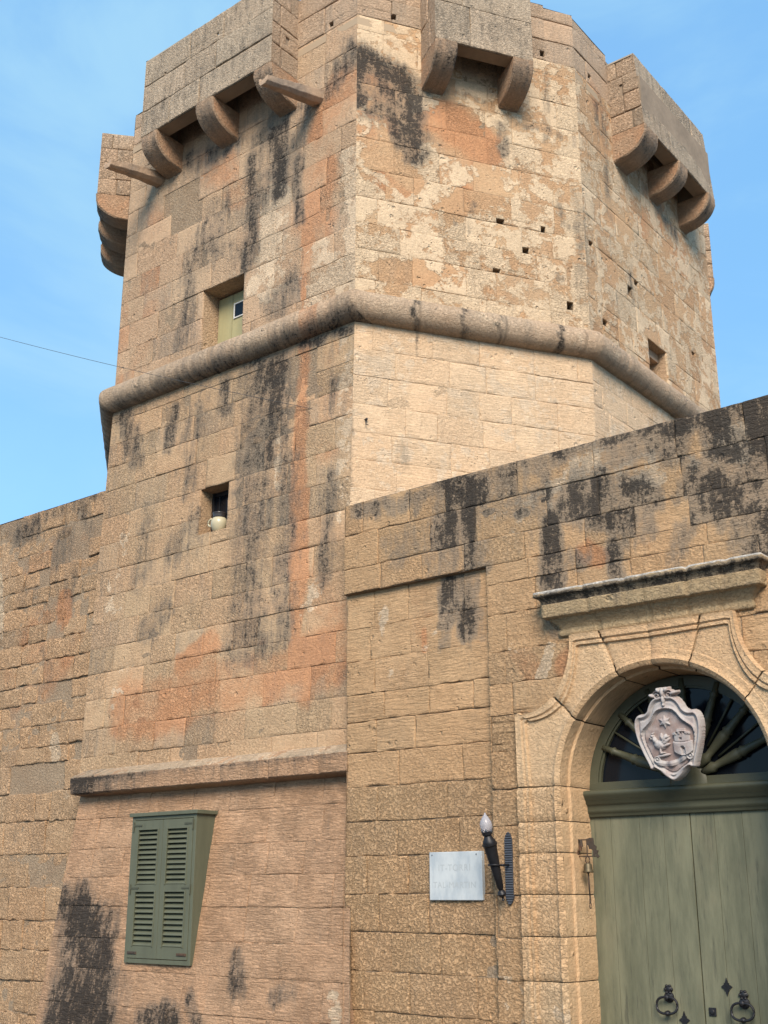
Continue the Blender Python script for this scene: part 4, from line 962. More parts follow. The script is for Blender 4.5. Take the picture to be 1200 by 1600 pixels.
# ---- carved surround: jambs and shouldered arch, strip by strip between the opening and the outer outline
def surround():
    XO, XT, ZB, ZT = 1.05, .59, 2.85, 3.35          # outer half width, half width of top, shoulder heights
    Rc = .46                                          # concave quarter
    inner = []; outer = []
    zj = [0, .28, .57, .86, 1.13, 1.40, 1.66, 1.92, 2.12, ZS]
    def outer_arc(t):      # t 0..1 from (XO, ZS) up, round the concave shoulder, to (0, ZT)
        segs = [ZB-ZS, .10, Rc*math.pi/2, ZT-(ZB-.02+Rc), XT]
        return segs
    path = [(XO, ZS), (XO, ZB), (XO-.04, ZB+.01)]
    for k in range(0, 25):
        a_ = math.pi/2*k/24
        path.append((XT+(XO-.04-XT)*(1-math.sin(a_)), ZB-.03+(ZT-.06-ZB+.03)*(1-math.cos(a_))+.02))
    path += [(XT, ZT-.03), (XT, ZT), (0, ZT)]
    path = np.array(path); L = np.concatenate([[0], np.cumsum(np.hypot(*(path[1:]-path[:-1]).T))])
    def op(s): s = s*L[-1]; return np.array([np.interp(s, L, path[:, 0]), np.interp(s, L, path[:, 1])])
    pieces = []
    for i in range(len(zj)-1):
        pieces.append([((RA, z), (XO, z)) for z in np.linspace(zj[i]+.003, zj[i+1]-.003, max(3, int((zj[i+1]-zj[i])/.022)))])
    def s_of_angle(a): return (a/(math.pi/2))**.86
    for (a0, a1) in ((0, 36), (36, 70), (70, 90)):
        a0, a1 = math.radians(a0), math.radians(a1); e = .006
        rows = []
        for a in np.linspace(a0+(e if a0 > 0 else .003), a1-(e if a1 < 1.5 else 0), max(6, int((a1-a0)/.028))):
            s = s_of_angle(a); rows.append(((RA*math.cos(a), ZS+RA*math.sin(a)), tuple(op(s))))
        pieces.append(rows)
    V, Q, CO, ST, BK = [], [], [], [], []
    SEG = []
    for sgn in (-1, 1):
        for pi, rows in enumerate(pieces):
            jamb = pi < len(zj)-1; b0 = len(V); sd = random.uniform(0, 50); r1 = random.random(); ncol = None
            jd = random.gauss(0, .003)
            for ri, (pin, pout) in enumerate(rows):
                pin, pout = np.array(pin), np.array(pout); D = pout-pin; W = float(np.linalg.norm(D)); D = D/W
                ins = [0, .004, .012, .03, .05, .056, .075, .095, .10, .115]; outs = [.115, .105, .098, .080, .074, .062, .045, .040, .022, .016, .0]
                mids = list(np.linspace(.125, W-.125, 9)) if W > .27 else list(np.linspace(.118, max(.119, W-.117), 9))
                S_ = ins+mids+[W-o for o in outs]
                # relief: bead round the opening, flat panel, stepped architrave on the outer edge
                def h(s):
                    o = W-s
                    if s < .012: return .0+.012*(s/.012)**.5
                    if s < .052: return .012+.014*math.sin(math.pi*(s-.012)/.04)
                    if s < .10: return .012
                    if o < .0001: return .0
                    if o < .018: return .038
                    if o < .042: return .030+.012*math.sin(math.pi*(o-.018)/.024)
                    if o < .064: return .034
                    if o < .078: return .020
                    if o < .102: return .026
                    return .008
                if jamb and zj[pi] < ZS:   # worn pilaster
                    worn = 1.25
                else: worn = 1.
                er = (ri in (0, len(rows)-1))
                for si, s in enumerate(S_):
                    hh = h(s)*worn; p = pin+D*s; x, z = p
                    nz = (fbm(np.array([x*9]), np.array([z*11]), sd, 3)[0]-.5)*(.012 if jamb else .007)
                    yy = YG-.012-hh-nz-jd+(.012 if er else 0)
                    if si == len(S_)-1: yy = YG+.02
                    V.append((GC+sgn*x, yy, z)); CO.append((x*1.0+sgn*3, z, sd)); ST.append((0, .48 if z < 1.15 else (.15 if jamb else 0), .12 if z > 2.9 else 0)); BK.append((r1, r1, .55 if jamb else .25))
                nc = len(S_)
            nr = len(rows); I = np.arange(nr*nc).reshape(nr, nc)+b0
            q = np.stack([I[:-1, :-1], I[1:, :-1], I[1:, 1:], I[:-1, 1:]], -1).reshape(-1, 4); Q.append(q if sgn > 0 else q[:, ::-1])
            # reveal (intrados) going into the wall
            b1 = len(V); nd = 9
            for ri, (pin, pout) in enumerate(rows):
                for k in range(nd):
                    dpt = [0, .006, .05, .10, .105, .16, .22, .30, .40][k]; rr = 0 if k < 4 else -.018
                    x, z = pin
                    if z > ZS:
                        f = (RA-rr-.0)/RA if False else 1; x, z = x*(1+rr/RA), ZS+(z-ZS)*(1+rr/RA)
                    else: x = x+rr
                    er = (.006 if ri in (0, nr-1) else 0); nz = (fbm(np.array([dpt*9]), np.array([z*9]), sd, 3)[0]-.5)*.01
                    V.append((GC+sgn*(x+er+nz*.6), YG-.012+dpt, z)); CO.append((dpt+9, z*1.0+x, sd)); ST.append((0, .1, .05)); BK.append((r1, r1, .2))
            J = np.arange(nr*nd).reshape(nr, nd)+b1
            q = np.stack([J[:-1, :-1], J[1:, :-1], J[1:, 1:], J[:-1, 1:]], -1).reshape(-1, 4); Q.append(q if sgn < 0 else q[:, ::-1])
            if jamb or pi < len(pieces)-1: SEG.append(1)
    ob = mesh_np('door_surround', V, np.concatenate(Q), [M['surr']], gw, {'co': CO, 'stain': ST, 'blk': BK})
    ob.data.set_sharp_from_angle(angle=math.radians(35))
    # dark bed behind the joints of the surround
    V, Q = [], []
    for sgn in (-1, 1):
        b0 = len(V)
        rows = [r for p in pieces for r in p]
        for pin, pout in rows:
            for k in range(5):
                t = k/4; x = pin[0]+(pout[0]-pin[0])*t; z = pin[1]+(pout[1]-pin[1])*t; V.append((GC+sgn*(x+(.012 if k == 0 else 0)), YG+.010, z))
        I = np.arange(len(rows)*5).reshape(-1, 5)+b0; Q.append(np.stack([I[:-1, :-1], I[1:, :-1], I[1:, 1:], I[:-1, 1:]], -1).reshape(-1, 4))
        b0 = len(V)
        for pin, pout in rows:
            for k in range(2): V.append((GC+sgn*(pin[0]+.012), YG+.010+.39*k, pin[1]+(.012 if pin[1] > ZS else 0)))
        I = np.arange(len(rows)*2).reshape(-1, 2)+b0; Q.append(np.stack([I[:-1, :-1], I[1:, :-1], I[1:, 1:], I[:-1, 1:]], -1).reshape(-1, 4))
    V = np.array(V); mesh_np('joint_bed', V, np.concatenate(Q), [M['jbed']], gw, {'co': V, 'stain': V*0, 'blk': V*0+.5})
M['jbed'] = simple('dark_joint_mortar', (.12, .085, .055), .95, var=.2)  # mortar behind the surround joints, dark in its own colour
surround()

# ---- cornice over the gate
def st_c(s, o, z, V):
    A = np.zeros((len(s), 3)); nz_ = vnoise(s*3, z*5, 2.)
    A[:, 0] = np.where(z > 3.555, .85, np.where(z > 3.46, .12+.5*sstep(.5, .9, nz_), .02))
    A[:, 0] = np.where((z > 3.612), .25+.3*(nz_-.5), A[:, 0]); A[:, 1] = np.where(z > 3.612, .75, 0)
    A[:, 2] = np.where((z < 3.56), .15, 0); return A
pc_ = [(-.06, 3.335), (.018, 3.335), (.030, 3.345), (.034, 3.36), (.028, 3.375), (.022, 3.38), (.022, 3.39), (.032, 3.40), (.050, 3.425), (.078, 3.445), (.085, 3.458), (.125, 3.462), (.130, 3.47), (.130, 3.545),
       (.132, 3.552), (.120, 3.556), (.122, 3.562), (.128, 3.575), (.142, 3.592), (.152, 3.600), (.170, 3.604), (.174, 3.610), (.172, 3.636), (.165, 3.642), (.10, 3.652), (-.06, 3.665)]
hwc = .63
pc_ = [(o*.84, z) if o > 0 else (o, z) for o, z in pc_]
hwc = .65
sweep('cornice', [(GC-hwc, YG+.12), (GC-hwc, YG), (GC+hwc+.04, YG), (GC+hwc+.04, YG+.12)], pc_, M['corn'], gw, seg=.02, amp=.0022, stainf=st_c, joints=[.12+.30, .12+.56, .12+.93, .12+1.15])

# ---- doors, transom, fanlight
DYp = 7.30
def leaf(x0, x1, nb, handle_x, plate):
    bm = bmesh.new(); xs = np.linspace(x0, x1, nb+1)
    xs[1:-1] += RS.uniform(-.02, .02, nb-1)
    for i in range(nb):
        bx(bm, xs[i]+.0009, xs[i+1]-.0009, DYp+RS.uniform(0, .0015), DYp+.05, .02, 2.17, .0018)
    lf = bm_obj('door_leaf', bm, M['door'], gw)
    hz = 0.0
    return lf
gapX = GC+.015
l1 = leaf(GC-.725, gapX-.003, 4, 0, 0); l2 = leaf(gapX+.003, GC+.725, 4, 0, 0)
bm = bmesh.new(); bx(bm, GC-.70, GC+.70, DYp+.06, DYp+.08, 0, 3.2); bm_obj('dark_interior', bm, M['dark'], gw)
def ring_handle(lf, x, z):
    bm = bmesh.new(); y = DYp-.004
    lathe(bm, (x, y+.004, z+.065), (0, -1, 0), [(0, .026), (.006, .026), (.012, .018), (.016, .006)], 16)
    for k in range(6):
        a_ = k*math.pi/3; bmesh.ops.create_uvsphere(bm, u_segments=8, v_segments=6, radius=.010, matrix=Matrix.Translation((x+.022*math.cos(a_), y-.002, z+.065+.022*math.sin(a_))))
    lathe(bm, (x, y+.004, z+.02), (0, -1, 0), [(0, .034), (.008, .032), (.014, .014), (.03, .012), (.045, .014), (.05, .006)], 16)
    pts = []
    for k in range(28):
        a_ = 2*math.pi*k/28; ca, sa = math.cos(a_), math.sin(a_)
        pts.append((x+.070*math.copysign(abs(ca)**.75, ca), y-.034-.012*(sa < 0)*abs(sa), z-.026+.048*math.copysign(abs(sa)**.85, sa)))
    tube(bm, pts, .0078, 8, closed=True)
    lathe(bm, (x, y-.012, z-.072), (0, -1, 0), [(0, .012), (.01, .017), (.028, .017), (.038, .010)], 12)
    bmesh.ops.create_uvsphere(bm, u_segments=12, v_segments=8, radius=.016, matrix=Matrix.Translation((x, y-.04, z-.072)) @ Matrix.Diagonal((1.3, 1, .9, 1)))
    bm_obj('ring_handle', bm, M['iron'], lf, smooth=True, auto=40)
p = on_plane(1043, 1567, (0, DYp-.03, 0), (0, 1, 0)); ring_handle(l1, p[0], p[2]+.012)
p = on_plane(1161, 1577, (0, DYp-.03, 0), (0, 1, 0)); ring_handle(l2, p[0], p[2]+.012)
def escutcheon(lf, px, py, s=1., square=False):
    p = on_plane(px, py, (0, DYp, 0), (0, 1, 0)); x, z = p[0], p[2]; bm = bmesh.new()
    if square:
        bx(bm, x-.024, x+.024, DYp-.007, DYp-.0005, z-.024, z+.024, .003); lathe(bm, (x, DYp-.006, z), (0, -1, 0), [(0, .016), (.006, .015), (.009, .012), (.010, .004)], 18)
    else:
        poly_ = []
        for k in range(24):
            a_ = 2*math.pi*k/24; r = .028+.008*math.cos(4*a_)+.006*math.cos(8*a_); poly_.append((x+r*.85*math.cos(a_)*s, z+r*1.25*math.sin(a_)*s))
        prism(bm, poly_, lambda a_, b_: (a_, DYp-.006, b_), lambda a_, b_: (a_, DYp-.0005, b_))
        bx(bm, x-.003, x+.003, DYp-.0075, DYp-.0058, z-.012, z+.004); lathe(bm, (x, DYp-.0055, z+.006), (0, -1, 0), [(0, .007), (.0022, .007)], 10)
    bm_obj('lock_plate', bm, M['iron'], lf)
escutcheon(l2, 1136, 1542); escutcheon(l2, 1114, 1581, square=True); escutcheon(l1, 1070, 1594, 1.0)
# transom moulding
pt = [(-.04, 2.155), (.018, 2.155), (.022, 2.160), (.022, 2.178), (.030, 2.182), (.034, 2.20), (.034, 2.225), (.040, 2.232), (.052, 2.240), (.056, 2.262), (.066, 2.268), (.072, 2.288), (.082, 2.296), (.082, 2.318), (.074, 2.324), (.03, 2.332), (-.04, 2.335)]
sweep('transom', [(GC-RA+.016, DYp), (GC+RA-.016, DYp)], pt, M['greend'], gw, seg=.2, amp=.0)
fan = bpy.data.objects.new('fanlight', None); link(fan); fan.parent = gw; fan.location = Vector((GC, DYp, ZS))-Vector(gw.location)
def arcstrip(bm, r0, r1, y0, y1, n=48):
    ring = []
    for i in range(n+1):
        a_ = math.pi*i/n; c_, s_ = math.cos(a_), math.sin(a_)
        ring.append([bm.verts.new((GC+r*c_, y, ZS-.01+r*s_)) for r, y in ((r0, y0), (r1, y0), (r1, y1), (r0, y1))])
    for A, B in zip(ring[:-1], ring[1:]):
        for j in range(4): bm.faces.new((A[j], A[(j+1) % 4], B[(j+1) % 4], B[j]))
    bm.faces.new(ring[0]); bm.faces.new(ring[-1])
bm = bmesh.new(); arcstrip(bm, .645, RA-.016, DYp+.015, DYp+.06); arcstrip(bm, .63, .647, DYp+.03, DYp+.058)
bx(bm, GC-RA+.03, GC+RA-.03, DYp+.014, DYp+.06, 2.33, 2.385, .003)
bm_obj('frame', bm, M['greend'], fan)
bm = bmesh.new(); n = 40
vc = [bm.verts.new((GC+.66*math.cos(math.pi*i/n), DYp+.055, ZS+.66*math.sin(math.pi*i/n))) for i in range(n+1)]; bm.faces.new(vc)
bm_obj('pane', bm, M['glass'], fan)
hub = Vector((GC+.02, DYp+.02, ZS+.02))
for k in range(1, 8):
    a_ = math.radians(22.5*k); d = Vector((math.cos(a_), 0, math.sin(a_))); bm = bmesh.new()
    prof_ = [(.10, .016), (.16, .022), (.19, .028), (.21, .018), (.25, .020), (.33, .026), (.38, .029), (.395, .022), (.41, .030), (.43, .022), (.50, .019), (.56, .016), (.575, .024), (.59, .016), (.66, .015)]
    lathe(bm, hub, d, [(a2, b2*1.3) for a2, b2 in prof_], 12); bm_obj('spoke', bm, M['greend'], fan, smooth=True)
for k in (1.5, 2.5, 5.5, 6.5):
    a_ = math.radians(22.5*k); d = Vector((math.cos(a_), 0, math.sin(a_))); bm = bmesh.new(); tube(bm, [hub+d*.25+Vector((0, .02, 0)), hub+d*.655+Vector((0, .02, 0))], .008, 6)
    bm_obj('glazing_bar', bm, M['greend'], fan, smooth=True)
bm = bmesh.new(); lathe(bm, (GC+.02, DYp+.04, ZS+.0), (0, -1, 0), [(0, .13), (.03, .13), (.045, .11), (.05, .05)], 28); bm_obj('hub', bm, M['greend'], fan, smooth=True, auto=40)

# ================================================================== street
bm = bmesh.new(); n = 20
vs = [bm.verts.new(p) for p in ((-60, -60, 0), (60, -60, 0), (60, 60, 0), (-60, 60, 0))]; bm.faces.new(vs)
tag(bm_obj('street', bm, M['asphalt']), kind='structure')

# ================================================================== coat of arms: modelled relief
def relief(name, fn, x0, x1, z0, z1, res, mat, parent, T, smooth=True):
    """grid where fn(x,z) gives (mask,height); T maps local (x,h,z) to world"""
    nx, nz = int((x1-x0)/res), int((z1-z0)/res)
    X, Z = np.meshgrid(np.linspace(x0, x1, nx+1), np.linspace(z0, z1, nz+1), indexing='ij')
    Mk, H = fn(X, Z); H = np.where(Mk > 0, H, -.02)
    I = np.arange((nx+1)*(nz+1)).reshape(nx+1, nz+1); Q = np.stack([I[:-1, :-1], I[1:, :-1], I[1:, 1:], I[:-1, 1:]], -1)
    ok = (Mk > 0); any_ = ok[:-1, :-1] | ok[1:, :-1] | ok[1:, 1:] | ok[:-1, 1:]; Q = Q[any_]
    used = np.unique(Q); mp = -np.ones(I.size, int); mp[used] = np.arange(len(used)); Q = mp[Q]
    P = np.stack([X.ravel(), H.ravel(), Z.ravel()], 1)[used]
    V = np.array([T(*p) for p in P])
    return mesh_np(name, V, Q, [mat], parent, smooth=smooth)
def inpoly(X, Z, poly):
    r = np.zeros(X.shape, bool); n = len(poly)
    for i in range(n):
        (x1, y1), (x2, y2) = poly[i], poly[(i+1) % n]
        c_ = ((y1 > Z) != (y2 > Z)); r ^= c_ & (X < (x2-x1)*(Z-y1)/((y2-y1) if y2 != y1 else 1e-9)+x1)
    return r
def dpoly(X, Z, poly, closed=True):
    D = np.full(X.shape, 1e9); n = len(poly)
    for i in range(n if closed else n-1):
        (a1, b1_), (a2, b2_) = poly[i], poly[(i+1) % n]; dx, dz = a2-a1, b2_-b1_; t = np.clip(((X-a1)*dx+(Z-b1_)*dz)/(dx*dx+dz*dz+1e-12), 0, 1)
        D = np.minimum(D, np.hypot(X-a1-t*dx, Z-b1_-t*dz))
    return D
def smoothpoly(P, k=3):
    P = [np.array(p, float) for p in P]
    for _ in range(k):
        Q = []
        for i in range(len(P)):
            a_, b_ = P[i], P[(i+1) % len(P)]; Q += [a_*.75+b_*.25, a_*.25+b_*.75]
        P = Q
    return [tuple(p) for p in P]
half = [(0, .315), (.06, .312), (.10, .285), (.125, .245), (.135, .215), (.165, .195), (.205, .20), (.235, .17), (.245, .11), (.235, .03), (.205, -.07), (.170, -.155), (.165, -.185), (.135, -.188), (.115, -.175), (.075, -.225), (.03, -.26), (0, -.272)]
outl = smoothpoly(half+[(-x, z) for x, z in half[::-1][1:-1]], 2)
inn_h = [(0, .225), (.045, .222), (.08, .195), (.105, .150), (.145, .115), (.180, .09), (.190, .05), (.180, -.01), (.150, -.10), (.120, -.160), (.07, -.185), (.03, -.215), (0, -.225)]
innl = smoothpoly(inn_h+[(-x, z) for x, z in inn_h[::-1][1:-1]], 2)
crest = empty('coat_of_arms', (GC+.01, 7.10, 2.30), 'white and rust ceramic coat of arms with star, cockerel and tower hung before the fanlight', 'coat of arms')
SCR = .98; tilt = math.radians(9); cc = on_plane(1049, 1158, (0, 7.06, 0), (0, 1, 0))
def TC(x, h, z):
    x *= SCR*.98; z *= SCR*.94
    return (cc[0]+x, cc[1]-h*math.cos(tilt)-z*math.sin(tilt), cc[2]+z*math.cos(tilt)-h*math.sin(tilt))
def f_shield(X, Z):
    ins = inpoly(X, Z, outl); d = dpoly(X, Z, outl); di = dpoly(X, Z, innl); ii = inpoly(X, Z, innl)
    H = .012+.022*np.sqrt(np.clip(d/.018, 0, 1))
    H = H+.012*np.exp(-((d-.014)/.009)**2)-.012*np.exp(-((d-.036)/.008)**2)
    H = np.where(~ii, H+.014*np.exp(-(di/.011)**2), .016+.014*np.exp(-(di/.008)**2)+.006*np.clip(1-(X**2+Z**2)/.05, 0, 1))
    return ins.astype(float), H
sh_ = relief('shield', f_shield, -.26, .26, -.29, .33, .0038, M['crest'], crest, TC)
inn2 = [(x*.93, z*.93-.002) for x, z in innl]
relief('field', lambda X, Z: (inpoly(X, Z, inn2).astype(float), .0235+.006*np.clip(1-(X**2+Z**2)/.05, 0, 1)+.002*(vnoise(X*60, Z*60, 1)-.5)), -.2, .2, -.24, .24, .006, M['crest_in'], crest, TC)
bm = bmesh.new(); prism(bm, outl, lambda x, z: TC(x*.985, .012, z*.985), lambda x, z: TC(x*.93, -.03, z*.93)); bm_obj('back_plate', bm, M['crest_in'], crest)
# star
stp = [(-.012+.048*(1 if k % 2 == 0 else .55)*math.sin(k*math.pi/6), .135+.048*(1 if k % 2 == 0 else .55)*math.cos(k*math.pi/6)) for k in range(12)]
relief('star', lambda X, Z: (inpoly(X, Z, stp).astype(float), .034+.012*np.clip(dpoly(X, Z, stp)/.014, 0, 1)), -.08, .06, .07, .2, .003, M['crest'], crest, TC)
# cockerel: body, tail plumes, neck, head, comb, legs
def ell(X, Z, cx, cz, a_, b_, rot=0):
    c_, s_ = math.cos(rot), math.sin(rot); x = (X-cx)*c_+(Z-cz)*s_; z = -(X-cx)*s_+(Z-cz)*c_
    return np.clip(1-(x/a_)**2-(z/b_)**2, 0, 1)
def f_cock(X, Z):
    H = np.zeros(X.shape)
    for e in [(-.065, -.02, .048, .032, -.35), (-.098, .015, .018, .034, .45), (-.113, .045, .016, .015, 0), (-.131, .038, .010, .005, 0), (-.108, .062, .012, .007, .4), (-.122, .028, .006, .010, 0),
              (-.030, .020, .016, .040, -.5), (-.020, -.000, .014, .042, -.9), (-.022, -.025, .012, .036, -1.2), (-.045, .035, .012, .030, .1), (-.010, .030, .010, .022, -1.2),
              (-.065, -.060, .009, .024, 0), (-.055, -.075, .026, .007, .1)]:
        H = np.maximum(H, np.sqrt(ell(X, Z, *e))*.020)
    return (H > .003).astype(float), .028+H*1.15+.003*(vnoise(X*140, Z*140, 3)-.5)
relief('cockerel', f_cock, -.15, .02, -.09, .08, .003, M['crest'], crest, TC)
relief('perch', lambda X, Z: ((ell(X, Z, -.052, -.092, .056, .012, .12) > 0).astype(float), .028+.018*np.sqrt(ell(X, Z, -.052, -.092, .056, .012, .12))), -.12, .02, -.12, -.07, .003, M['crest'], crest, TC)
def f_tow(X, Z):
    x = X-.098; z = Z; zc = 1.6*x*x*4
    low = (np.abs(x) < .066) & (z > -.10+zc) & (z < -.012+zc*.4); up_ = (np.abs(x) < .054) & (z >= -.012+zc*.4) & (z < .062-zc*.6)
    box_ = (np.abs(x) < .060) & (z > .045-zc*.3) & (z < .068-zc*.6); crown = (np.abs(x) < .030) & (z >= .06) & (z < .082)
    m_ = low | up_ | box_ | crown
    H = .034+.014*np.sqrt(np.clip(1-(x/.075)**2, 0, 1)); H = H+.004*low+.006*box_
    H -= .006*np.exp(-((z+.012-zc*.4)/.003)**2)
    H = np.where((np.abs(x) < .013) & (z < -.05+zc) & (z > -.095+zc), H-.014, H)
    H = np.where((np.hypot(x+.004, z+.048) < .013), H-.012, H)
    for wx, wz in ((-.01, .012), (-.03, .052), (.018, .052), (.0, .052)): H = np.where((np.abs(x-wx) < .008) & (np.abs(z-wz) < .0075), H-.014, H)
    return m_.astype(float), H
relief('castle', f_tow, .02, .18, -.11, .10, .003, M['crest'], crest, TC)
def f_rib(X, Z):
    t = np.clip((X+.02)/.135, -1, 1); zc = -.150+.055*t*t-.012*np.cos(t*6)*0; d = np.abs(Z-zc); mk = (np.abs(X+.0-.02) < .13) & (d < .019+.004*np.abs(t))
    e = np.hypot(X-.135, Z+.105) < .024; e2 = np.hypot(X+.10, Z+.115) < .022
    H = .034+.008*np.cos(X*70)+.006*(1-d/.02)
    H = np.where(e, .044-.01*np.exp(-((np.hypot(X-.135, Z+.105)-.012)/.004)**2), H); H = np.where(e2, .044-.01*np.exp(-((np.hypot(X+.10, Z+.115)-.011)/.004)**2), H)
    return (mk | e | e2).astype(float), H
relief('ribbon', f_rib, -.14, .17, -.2, -.07, .003, M['crest'], crest, TC)
def f_scroll(X, Z):
    H = np.zeros(X.shape); mk = np.zeros(X.shape, bool)
    for cx in (-.040, .040):
        r = np.hypot(X-cx, Z-.315); a_ = np.arctan2(Z-.315, (X-cx)*(1 if cx > 0 else -1)); mk |= r < .036
        H = np.where(r < .036, np.maximum(H, .030+.014*np.cos(r*330+a_)), H)
    for e in [(0, .335, .016, .036, 0), (-.028, .352, .014, .020, .6), (.028, .352, .014, .020, -.6), (0, .285, .013, .035, 0), (.078, .325, .028, .014, .3), (-.078, .318, .024, .013, -.4), (0, .250, .011, .014, 0)]:
        q = ell(X, Z, *e); mk |= q > 0; H = np.maximum(H, np.where(q > 0, .03+.026*np.sqrt(q), 0))
    return mk.astype(float), H
relief('scroll_crown', f_scroll, -.12, .12, .22, .39, .003, M['crest'], crest, TC)

# ================================================================== marble plaque with faint lettering
pl = empty('marble_plaque', (-5.04, YR, 1.62), 'pale grey marble name plaque with faint engraved capitals beside the torch lamp', 'plaque')
px0, px1, pz0, pz1 = -5.268, -4.818, 1.622, 1.945
bm = bmesh.new(); bx(bm, px0, px1, YR-.032, YR+.004, pz0, pz1, .004); bm_obj('slab', bm, M['marble'], pl)
def text(body, x, z, size, y, parent):
    c_ = bpy.data.curves.new('lettering', 'FONT'); c_.body = body; c_.size = size; c_.align_x = 'CENTER'; c_.space_character = 1.12
    o = bpy.data.objects.new('t', c_); COL.objects.link(o); dg = bpy.context.evaluated_depsgraph_get()
    me = bpy.data.meshes.new_from_object(o.evaluated_get(dg)); bpy.data.objects.remove(o)
    for v in me.vertices: v.co = Vector((x+v.co.x, y, z+v.co.y))
    me.materials.append(M['carve']); ob = bpy.data.objects.new('lettering', me); finish(ob, parent)
pcx = (px0+px1)/2
text('IT-TORRI', pcx-.01, pz0+.195, .062, YR-.0328, pl); text('TAL-MARTIN', pcx-.01, pz0+.082, .058, YR-.0328, pl)
for xx in (px0+.025, px1-.045):
    bm = bmesh.new(); lathe(bm, (xx, YR-.030, pz1-.02), (0, -1, 0), [(0, .004), (.006, .004), (.007, .002)], 8); bm_obj('pin', bm, M['grey_iron'], pl)

# ================================================================== torch lamp
lampY = YG-.005
lamp = empty('wall_lamp', (-4.6, YG, 1.6), 'black iron torch wall lamp with flame-shaped glass on a ribbed backplate', 'wall lamp')
pA = on_plane(795, 1300, (0, YG-.012, 0), (0, 1, 0)); pB = on_plane(796, 1414, (0, YG-.012, 0), (0, 1, 0))
xc = (pA[0]+pB[0])/2; z1_, z0_ = pA[2], pB[2]; bm = bmesh.new(); hw = .029
n = 60; prev = None
out = []
for i in range(n+1):
    t = i/n; z = z0_+(z1_-z0_)*t; wdt = hw*min(1, (min(t, 1-t)/.09)**.6)*(1+.03*(i % 2))*(.93 if (abs(t-.08) < .02 or abs(t-.92) < .02) else 1); out.append((wdt, z, YG-.014-.006*(i % 2)))
rows_ = [[bm.verts.new((xc+s*w_, y_, z)) for s in (-1, -.5, 0, .5, 1)] for w_, z, y_ in out]
back = [[bm.verts.new((xc+s*w_, YG+.004, z)) for s in (-1, 1)] for w_, z, y_ in out]
for i in range(n):
    for j in range(4): bm.faces.new((rows_[i][j], rows_[i][j+1], rows_[i+1][j+1], rows_[i+1][j]))
    bm.faces.new((rows_[i][0], rows_[i+1][0], back[i+1][0], back[i][0])); bm.faces.new((rows_[i][4], rows_[i+1][4], back[i+1][1], back[i][1]))
bm_obj('backplate', bm, M['grey_iron'], lamp)
# torch axis: foot near the wall, head leaning out
foot = Vector(on_plane(787, 1408, (0, YG-.065, 0), (0, 1, 0))); head = Vector(on_plane(762, 1306, (0, YG-.20, 0), (0, 1, 0)))
ax = (head-foot); LT = ax.length; ax.normalize()
bm = bmesh.new(); lathe(bm, foot, ax, [(0, .004), (.008, .011), (.018, .007), (.026, .010), (.034, .022), (.048, .029), (.064, .024), (.074, .013), (.080, .017), (.09, .022), (LT*.55, .034), (LT*.84, .045), (LT*.86, .052), (LT*.885, .052), (LT*.89, .045), (LT*.92, .044), (LT*.96, .032), (LT, .026), (LT+.01, .034), (LT+.03, .036)], 12)
bm_obj('torch', bm, M['iron'], lamp, smooth=True, auto=30)
bm = bmesh.new(); mid_ = foot+ax*(LT*.55); 
ringp = [mid_+Vector((math.cos(t)*.041, math.sin(t)*.041, 0)) for t in np.linspace(0, 2*math.pi, 20, endpoint=False)]
tube(bm, ringp, .006, 8, closed=True); tube(bm, [mid_+Vector((.03, .03, 0)), Vector((xc, YG-.012, mid_.z+.003))], .008, 8)
bm_obj('bracket_ring', bm, M['iron'], lamp, smooth=True)
b0_ = foot+ax*(LT+.025); bm = bmesh.new(); segs = 24; prof_ = [(0, .024), (.012, .033), (.03, .040), (.05, .041), (.07, .036), (.09, .025), (.105, .015), (.118, .007), (.128, .002)]
for pi_, (t_, r_) in enumerate(prof_): pass
bz = Vector((0, 0, 1)); rings = []
for t_, r_ in prof_:
    rings.append([bm.verts.new(b0_+(ax*.35+bz*.65)*t_+Vector((math.cos(2*math.pi*j/segs+t_*9)*r_*(1+.05*(j % 2)), math.sin(2*math.pi*j/segs+t_*9)*r_*(1+.05*(j % 2)), 0))) for j in range(segs)])
for A, B in zip(rings[:-1], rings[1:]):
    for j in range(segs): bm.faces.new((A[j], A[(j+1) % segs], B[(j+1) % segs], B[j]))
bm.faces.new(rings[0]); bm.faces.new(rings[-1])
bm_obj('flame_glass', bm, M['bulb'], lamp, smooth=True)
bm = bmesh.new()
for j in range(6):
    a_ = j*math.pi/3; c_ = b0_+Vector((math.cos(a_)*.030, math.sin(a_)*.030, -.004)); lathe(bm, c_, (math.cos(a_)*.5, math.sin(a_)*.5, 1), [(0, .008), (.012, .007), (.024, .001)], 6)
bm_obj('collar', bm, M['grey_iron'], lamp, smooth=True)

# ================================================================== door bell on the jamb
bell = empty('hanging_bell', (-3.98, YG, 1.8), 'small rusty bell hanging from a pierced iron bracket on the left door jamb', 'bell')
def PB(px, py, y): return Vector(on_plane(px, py, (0, y, 0), (0, 1, 0)))
XB = GC-RA+.005
def PX(px, py, x): return Vector(on_plane(px, py, (x, 0, 0), (1, 0, 0)))
q1 = PX(900, 1304, XB); q2 = PX(904, 1361, XB); yb = (q1.y+q2.y)/2
bm = bmesh.new(); nn_ = 16; poly_ = []
for i in range(nn_+1):
    t = i/nn_; poly_.append((yb-.014*math.sin(math.pi*t)**.45, q2.z+(q1.z-q2.z)*t))
for i in range(nn_, -1, -1):
    t = i/nn_; poly_.append((yb+.014*math.sin(math.pi*t)**.45+1e-4, q2.z+(q1.z-q2.z)*t))
prism(bm, poly_, lambda y, z: (XB-.01, y, z), lambda y, z: (XB+.010, y, z)); bm_obj('wall_plate', bm, M['rust'], bell)
